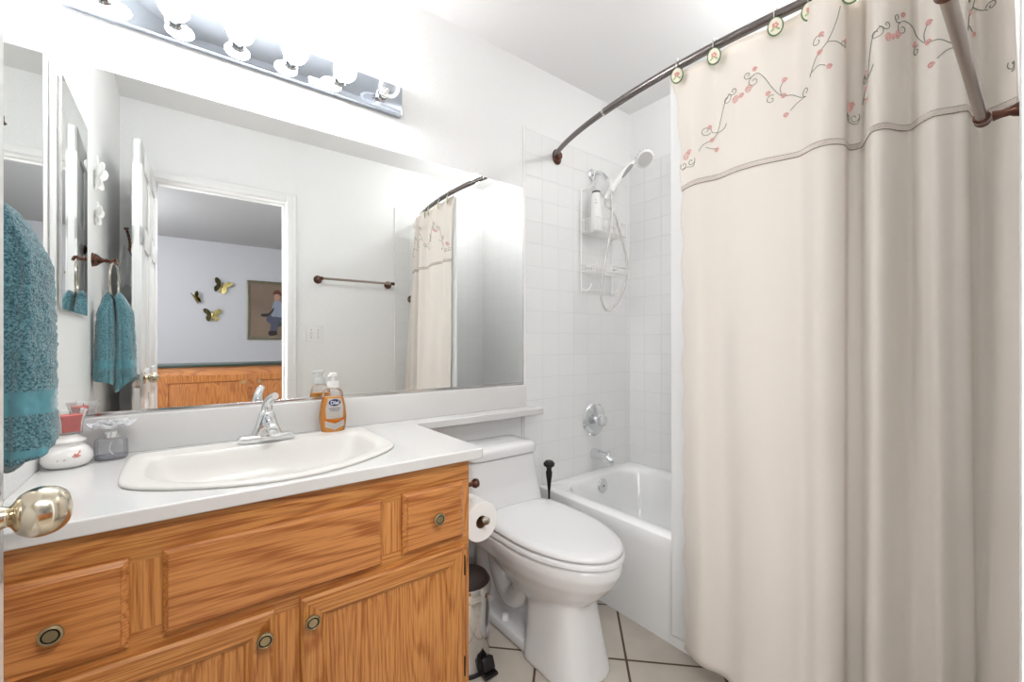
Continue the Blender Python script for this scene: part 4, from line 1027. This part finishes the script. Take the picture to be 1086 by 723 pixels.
def motif(x, z):
    # S shaped climbing vine with curls, buds and a twin rose (about 0.42 m wide)
    bud(x + .012, z - .018, .011); bud(x + .020, z - .010, .007)
    spiral(vine, x + .004, z - .038, .011, 1, 2.5); spiral(vine, x + .026, z - .038, .011, -1, .6); 
    stroke(vine, [(x + .0, z - .05), (x + .012, z - .047), (x + .03, z - .052), (x + .036, z - .04)])
    stroke(vine, [(x + .045, z - .018), (x + .055, z - .004), (x + .075, z + .004), (x + .088, z + .018), (x + .098, z + .05), (x + .110, z + .085), (x + .122, z + .098)])
    spiral(vine, x + .115, z + .088, .013, -1, 1.2); spiral(vine, x + .132, z + .100, .010, 1, 3.4)
    spiral(vine, x + .062, z + .030, .014, -1, -.6); bud(x + .070, z + .036)
    stroke(vine, [(x + .088, z + .018), (x + .076, z + .022), (x + .072, z + .040)]); stroke(vine, [(x + .088, z + .016), (x + .105, z + .020), (x + .112, z + .030)])
    bud(x + .075, z + .002); stroke(vine, [(x + .06, z - .012), (x + .075, z - .020), (x + .085, z - .022)]); bud(x + .085, z - .026)
    bud(x + .136, z + .076, .009); bud(x + .150, z + .080, .006); bud(x + .166, z + .088, .009)
    spiral(vine, x + .178, z + .102, .013, 1, 2.0); spiral(vine, x + .165, z + .122, .010, -1, -1.0)
    stroke(vine, [(x + .168, z + .112), (x + .185, z + .118), (x + .200, z + .100), (x + .214, z + .072), (x + .232, z + .046), (x + .252, z + .040), (x + .27, z + .026), (x + .285, z + .020)])
    bud(x + .180, z + .130); stroke(vine, [(x + .232, z + .046), (x + .230, z + .064), (x + .236, z + .078)]); bud(x + .238, z + .080)
    spiral(vine, x + .212, z + .044, .011, 1, 1.0); bud(x + .206, z + .060); bud(x + .236, z + .044)
    stroke(vine, [(x + .285, z + .020), (x + .262, z + .018), (x + .248, z + .006)]); bud(x + .240, z - .002)
    spiral(vine, x + .287, z + .030, .012, -1, -1.5)
    # next climbing sprig
    stroke(vine, [(x + .300, z + .052), (x + .315, z + .085), (x + .335, z + .108), (x + .352, z + .150), (x + .36, z + .18)])
    spiral(vine, x + .318, z + .118, .013, 1, .3); bud(x + .325, z + .128); bud(x + .322, z + .092); stroke(vine, [(x + .335, z + .108), (x + .352, z + .106), (x + .366, z + .098)])
    spiral(vine, x + .372, z + .102, .010, -1, 3.1); bud(x + .378, z + .112); stroke(vine, [(x + .3, z + .058), (x + .32, z + .066), (x + .332, z + .06)]); bud(x + .338, z + .056)
_s, _b = stroke, bud
SCX, SCZ = 1.32, 1.28
def stroke_pts(pts): return [((x - MO[0]) * SCX + MO[0], (z - MO[1]) * SCZ + MO[1]) for x, z in pts]
_sp = spiral
def stroke(b, pts, w_=.0009, n=8, raw=False): _s(b, pts if raw else stroke_pts(pts), w_, n)
def spiral(b, x, z, r, d, a0, turns=1.1, w_=.0009):
    (x, z), = stroke_pts([(x, z)]); pts = []; r *= 1.25
    for k in range(12):
        t = k / 11; rr_ = r * (1 - .78 * t); a = a0 + d * turns * 2 * PI * t; pts.append((x + rr_ * math.cos(a), z + rr_ * math.sin(a)))
    _s(b, pts, w_, 3)
def bud(x, z, r=.0055):
    (x, z), = stroke_pts([(x, z)])
    if x < .006 or x > SL - .012: return
    rose = nb(); pts = []; r *= 1.2
    for k in range(22):
        t = k / 21; q = r * (1 - .85 * t); a = 4.2 * PI * t; pts.append((x + q * math.cos(a), z + q * 1.1 * math.sin(a)))
    _s(rose, pts, .0012, 3)
    if len(rose.verts): BUDS.append(rose)
    else: rose.free()
for x0, dz in ((.010, 0), (.535, .0), (1.06, .01)):
    vine = nb(); MO[:] = [x0, 1.765 + dz]; motif(x0, 1.765 + dz)
    if len(vine.verts): obj('vine_embroidery', vine, M_vine, cu)

for r_ in BUDS: obj('embroidered_rose', r_, M_rose, cu)
# scalloped side hem
bm = nb(); tube(bm, [csurf(.15 + .0, z) + Vector((-.001, .001 * math.sin(z * 260), 0)) for z in [CBOTZ + .01 + (CTOPZ - CBOTZ - .02) * k / 400 for k in range(401)]], .0016, 5); obj('side_hem', bm, M_curt, cu)

# liner
bm = nb()
LT = [(1.662, -.758), (1.668, -.79), (1.675, -.86), (1.672, -.95), (1.68, -1.05), (1.70, -1.15), (1.69, -1.22), (1.745, -1.25), (1.76, -1.30), (1.70, -1.33), (1.75, -1.36), (1.74, -1.42), (1.73, -1.465), (1.80, -1.475), (1.83, -1.50), (1.80, -1.545)]
LB = [(1.664, -.762), (1.668, -.79), (1.660, -.88), (1.655, -.96), (1.650, -1.05), (1.650, -1.15), (1.650, -1.22), (1.682, -1.255), (1.684, -1.30), (1.672, -1.34), (1.672, -1.39), (1.665, -1.42), (1.680, -1.48), (1.684, -1.49), (1.684, -1.53), (1.680, -1.565)]
lt = catmull([(x, y, 0) for x, y in LT], 8); lbm = catmull([(x, y, 0) for x, y in LB], 8); NL = len(lt) - 1
def lf(u, v):
    fi = min(u * NL, NL - .001); i = int(fi); f = fi - i; z = 2.040 - 1.975 * v
    p = lt[i].lerp(lt[i+1], f).lerp(lbm[i].lerp(lbm[i+1], f), min(1, v * 1.22))
    cr_ = sum(math.exp(-((z - c) / .006) ** 2) for c in (1.69, 1.50, 1.25, 1.00, .75, .5, .3)) * .0015
    return Vector((p.x - cr_ * .8 , p.y, z))
grid(bm, lf, NL, 330)
ln = obj('curtain_liner', bm, M_liner, loc=(1.67, -1.2, .065), ang=180, fixn=False); tag(ln, 'plain white shower curtain liner behind the cream curtain', 'curtain liner')
l2_ = ln.modifiers.new('s', 'SOLIDIFY'); l2_.thickness = .0006; l2_.offset = 0

# curtain hooks with oval rose medallions
M_medal = pm('medallion_cream', 'EFE9D8', .3); M_mgreen = pm('medallion_green_rim', '5C7A50', .35, .2); M_mrose = pm('medallion_rose', 'E2A39A', .4); M_mleaf = pm('medallion_leaf', 'A9C08C', .4)
def hook(y, x, label):
    L0 = (x, y, RZc)
    t = thing('curtain_hook', label, 'curtain hook', L0, 'curtain hooks along the rod')
    bm = nb(); tube(bm, [(x - .018, y, RZc - .024), (x - .0205, y, RZc), (x - .015, y, RZc + .0150), (x, y, RZc + .0195), (x + .0165, y, RZc + .013), (x + .020, y, RZc - .004), (x + .014, y, RZc - .024)], .0016, 8, smooth=5); obj('wire', bm, M_steel, t)
    dx = Vector((-.93, -.36, 0)).normalized(); c = Vector((x - .020, y - .004, RZc - .046))
    def med(b, rx, rz, d0, d1):
        s_ = Vector((-dx.y, dx.x, 0)); lo = []
        for d_, k in ((d0, .94), (d0 + (d1-d0)*.3, 1), (d0 + (d1-d0)*.75, 1), (d1, .85)):
            lo.append([c + dx * d_ + s_ * rx * k * math.cos(2*PI*q/32) + Vector((0, 0, rz * k * math.sin(2*PI*q/32))) for q in range(32)])
        loft(b, lo)
    bm = nb(); med(bm, .0205, .0275, 0, .004); m_ = obj('medallion_rim', bm, M_mgreen, t)
    bm = nb(); med(bm, .0172, .0240, .0022, .0062); obj('medallion_face', bm, M_medal, m_)
    bm = nb(); s_ = Vector((-dx.y, dx.x, 0))
    for k in range(5): 
        a = 2*PI*k/5; p = c + dx * .0055 + s_ * .0055 * math.cos(a) + Vector((0, 0, .0055 * math.sin(a) + .002)); bmesh.ops.create_icosphere(bm, subdivisions=1, radius=.0042, matrix=Matrix.Translation(p))
    obj('painted_rose', bm, M_mrose, m_)
    bm = nb()
    for sg in (-1, 1): tube(bm, [c + dx * .006 + s_ * .003 * sg + Vector((0, 0, -.007)), c + dx * .0058 + s_ * .011 * sg + Vector((0, 0, -.013))], .0028, 6)
    obj('painted_leaf', bm, M_mleaf, m_)
    return t
h_ = hook(-.805, rodxy(-.805), 'oval rose medallion curtain hook at the left end, nearest the shower')
HKS = [(-.932, 'oval rose medallion curtain hook, second from the left end of the curtain'), (-1.105, 'oval rose medallion curtain hook, third from the left end of the curtain'), (-1.187, 'oval rose medallion curtain hook, fourth from the left at the deep fold')]
for y, l in HKS: hook(y, rodxy(y), l)
for y, l in ((-1.275, 'curtain hook in the deep fold right of the fourth medallion'), (-1.345, 'curtain hook high on the rod near the towel bar'), (-1.42, 'curtain hook above the last broad fold of the curtain'), (-1.50, 'curtain hook nearest the front wall end of the rod')):
    hook(y, rodxy(y), l)

# curtain holdback on front wall
bm = nb(); lathe(bm, [(0, .008), (.030, .008), (.030, .014), (.022, .018), (.014, .04), (.010, .062), (0, .064)], (1.735, D, 1.455), (0, 1, 0), 28)
o = obj('curtain_holdback', bm, pm('dark_bronze', '5C4C3C', .35, .9), loc=(1.735, D + .008, 1.455)); tag(o, 'dark bronze cone-shaped holdback on the wall below the towel bar', 'holdback')

# ------------------------------------------------------------------ towel bar on front wall
YB = -1.522; ZB = 1.555
tbr = thing('towel_bar', 'brushed towel bar with bronze posts on the front wall', 'towel bar', (1.3, D, ZB))
bm = nb(); tube(bm, [(1.036, -1.534, 1.553), (1.545, YB, ZB)], .0085, 20); obj('bar', bm, M_brbar, tbr)
for x, yb, zb in ((1.036, -1.534, 1.553), (1.545, YB, ZB)):
    k = (yb - D) / .098
    bm = nb(); lathe(bm, [(r_, h_ * k) for r_, h_ in [(0, 0), (.029, 0), (.029, .004), (.026, .007), (.0255, .010), (.017, .020), (.011, .030), (.009, .036), (.0125, .044), (.0135, .050), (.011, .057), (.0075, .062), (.0075, .072), (.010, .084), (0, .085)]], (x, D, zb), (0, 1, 0), 32)
    lathe(bm, [(0, -.0155), (.008, -.0155), (.0125, -.012), (.0125, -.009), (.0115, -.006), (.0115, .006), (.0125, .009), (.0125, .012), (.008, .0155), (0, .0155)], (x, yb, zb), (1, 0, 0), 28)
    obj('post', bm, M_bronze, tbr)
# switch plate
sw = thing('switch_plate', 'white double switch plate beside the doorway', 'light switch', (1.015, D, 1.172))
bm = nb(); box(bm, .958, 1.072, D, D + .005, 1.115, 1.229, .002); obj('plate', bm, M_white, sw)
for x in (.992, 1.038):
    bm = nb(); box(bm, x - .005, x + .005, D + .004, D + .014, 1.16, 1.184, .002); obj('toggle', bm, M_white, sw)
    for z in (1.145, 1.199):
        bm = nb(); lathe(bm, [(0, 0), (.003, 0), (.003, .001), (0, .0012)], (x, D + .005, z), (0, 1, 0), 10); obj('screw', bm, M_antdark, sw)

# ------------------------------------------------------------------ hall: cabinet, butterflies, painting
hc = thing('hall_cabinet', 'low oak cabinet with dark green top in the hall beyond the door', 'cabinet', (.6, -3.05, 0))
hy = -2.80
M_hoak = wood('hall_cabinet_oak', 'x', light='B4763E', dark='8A4E22', seed=2.2); M_hoakv = wood('hall_cabinet_oak_vertical', 'z', light='B4763E', dark='8A4E22', seed=4.4)
bm = nb(); box(bm, -.55, 1.75, hy - .45, hy, 0, .905, .002); obj('carcass', bm, M_hoak, hc)
bm = nb(); box(bm, -.57, 1.77, hy - .47, hy + .02, .905, .922, .003); obj('top', bm, pm('dark_green_laminate', '22332C', .3), hc)
def hdoor(x0, x1, kx):
    z0, z1 = .12, .835; y = hy; t = .018; fr = .055; bm = nb()
    def lp(i, yy): return [Vector((x0 + i, yy, z0 + i)), Vector((x1 - i, yy, z0 + i)), Vector((x1 - i, yy, z1 - i)), Vector((x0 + i, yy, z1 - i))]
    loft(bm, [lp(0, y), lp(0, y + t), lp(fr, y + t), lp(fr + .008, y + t * .4), lp(fr + .05, y + t * .8)])
    d = obj('door', bm, M_hoakv, hc, ang=15)
    bm = nb(); lathe(bm, [(0, 0), (.006, 0), (.006, .01), (.015, .014), (.015, .02), (0, .023)], (kx, y + t, z1 - .07), (0, 1, 0), 20); obj('knob', bm, M_antbrass, d)
hdoor(-.50, .09, .045); hdoor(.13, .735, .700); hdoor(.775, 1.35, .82); hdoor(1.39, 1.72, 1.66)

def metal_butterfly(x, z, s, rot, label, fold=.35):
    y0 = HY + .012; root = thing('butterfly_decoration', label, 'wall decoration', (x, y0, z), 'metal butterflies on the hall wall')
    cr_, sr = math.cos(rot), math.sin(rot)
    for sg in (-1, 1):
        pts = [(.01, .0), (.03, .07), (.085, .105), (.12, .09), (.105, .045), (.07, .012), (.085, -.03), (.07, -.075), (.04, -.085), (.015, -.03)]
        pl = catmull([(p[0] * s, p[1] * s, 0) for p in pts], 6, closed=True)
        f_ = fold if sg > 0 else fold * 1.5
        bm = nb(); lo = []
        for off in (0, .004):
            l_ = []
            for p in pl:
                px_, pz_ = sg * p.x * math.cos(f_), p.y; l_.append(Vector((x + px_ * cr_ - pz_ * sr, y0 + p.x * math.sin(f_) + off, z + px_ * sr + pz_ * cr_)))
            lo.append(l_)
        loft(bm, lo); obj('wing', bm, M_gold if sg > 0 else M_goldshade, root, flat=True)
    bm = nb(); tube(bm, [(x + .09*s*sr, y0 + .008, z - .09*s*cr_), (x, y0 + .012, z), (x - .07*s*sr, y0 + .008, z + .07*s*cr_)], lambda t: .004 + .006 * math.sin(PI * t), 8, smooth=4); obj('body', bm, M_gold, root)
metal_butterfly(.70, 1.875, .98, R(-18), 'largest gold butterfly, top right of the three on the hall wall')
metal_butterfly(.415, 1.70, .8, R(25), 'small half-folded gold butterfly, leftmost on the hall wall', .9)
metal_butterfly(.60, 1.475, .9, R(0), 'dark gold butterfly with spread wings, lowest on the hall wall', .2)

pa = thing('framed_painting', 'framed painting of a seated child in grey and blue on the hall wall', 'painting', (1.30, HY, 1.57))
X0, X1, Z0, Z1 = 1.005, 1.66, 1.15, 2.0
M_frame = pm('olive_gold_frame', '8C8672', .4, .3, var=.2, vscale=30)
bm = nb(); fw = .045
def pl_(i, yy): return [Vector((X0 + i, yy, Z0 + i)), Vector((X1 - i, yy, Z0 + i)), Vector((X1 - i, yy, Z1 - i)), Vector((X0 + i, yy, Z1 - i))]
loft(bm, [pl_(0, HY), pl_(0, HY + .022), pl_(.012, HY + .028), pl_(fw - .010, HY + .016), pl_(fw, HY + .012), pl_(fw, HY + .002)], cap0=True, cap1=False); obj('frame', bm, M_frame, pa, ang=10)
bm = nb(); box(bm, X0 + fw, X1 - fw, HY + .002, HY + .008, Z0 + fw, Z1 - fw); cv = obj('canvas', bm, pm('tan_canvas', '93806F', .8, var=.25, vscale=3), pa, flat=True)
def blob(name, pts, color, lift):
    bm = nb(); pl = catmull([(p[0], p[1], 0) for p in pts], 6, closed=True)
    w_, h_ = X1 - X0, Z1 - Z0
    loft(bm, [[Vector((X0 + p.x * w_, HY + .008 + o_, Z0 + p.y * h_)) for p in pl] for o_ in (0, lift)]); obj(name, bm, pm('paint_' + name, color, .8), cv, flat=True)
blob('painted_bench', [(.52, .30), (.85, .32), (.87, .22), (.80, .10), (.75, .22), (.60, .22), (.58, .10), (.53, .2)], '4A5552', .0010)
blob('painted_trousers', [(.40, .40), (.60, .44), (.72, .38), (.62, .30), (.55, .14), (.44, .13), (.46, .26), (.38, .32)], '5A5E70', .0014)
blob('painted_coat', [(.47, .42), (.50, .60), (.55, .68), (.66, .66), (.70, .52), (.68, .40), (.56, .40)], '9AA3B4', .0018)
blob('painted_arm', [(.28, .44), (.42, .46), (.52, .56), (.50, .48), (.40, .40), (.28, .40)], '3E3A40', .0020)
blob('painted_face', [(.53, .70), (.54, .78), (.61, .79), (.64, .74), (.62, .69), (.57, .67)], 'C09A84', .0022)
blob('painted_cap', [(.50, .78), (.53, .84), (.61, .86), (.67, .82), (.68, .76), (.62, .79), (.54, .79)], '6A3E36', .0024)
blob('painted_boots', [(.42, .14), (.56, .15), (.58, .09), (.44, .07)], '3A302C', .0020)

# strip the helper property
for o in bpy.data.objects:
    if '_o' in o: del o['_o']
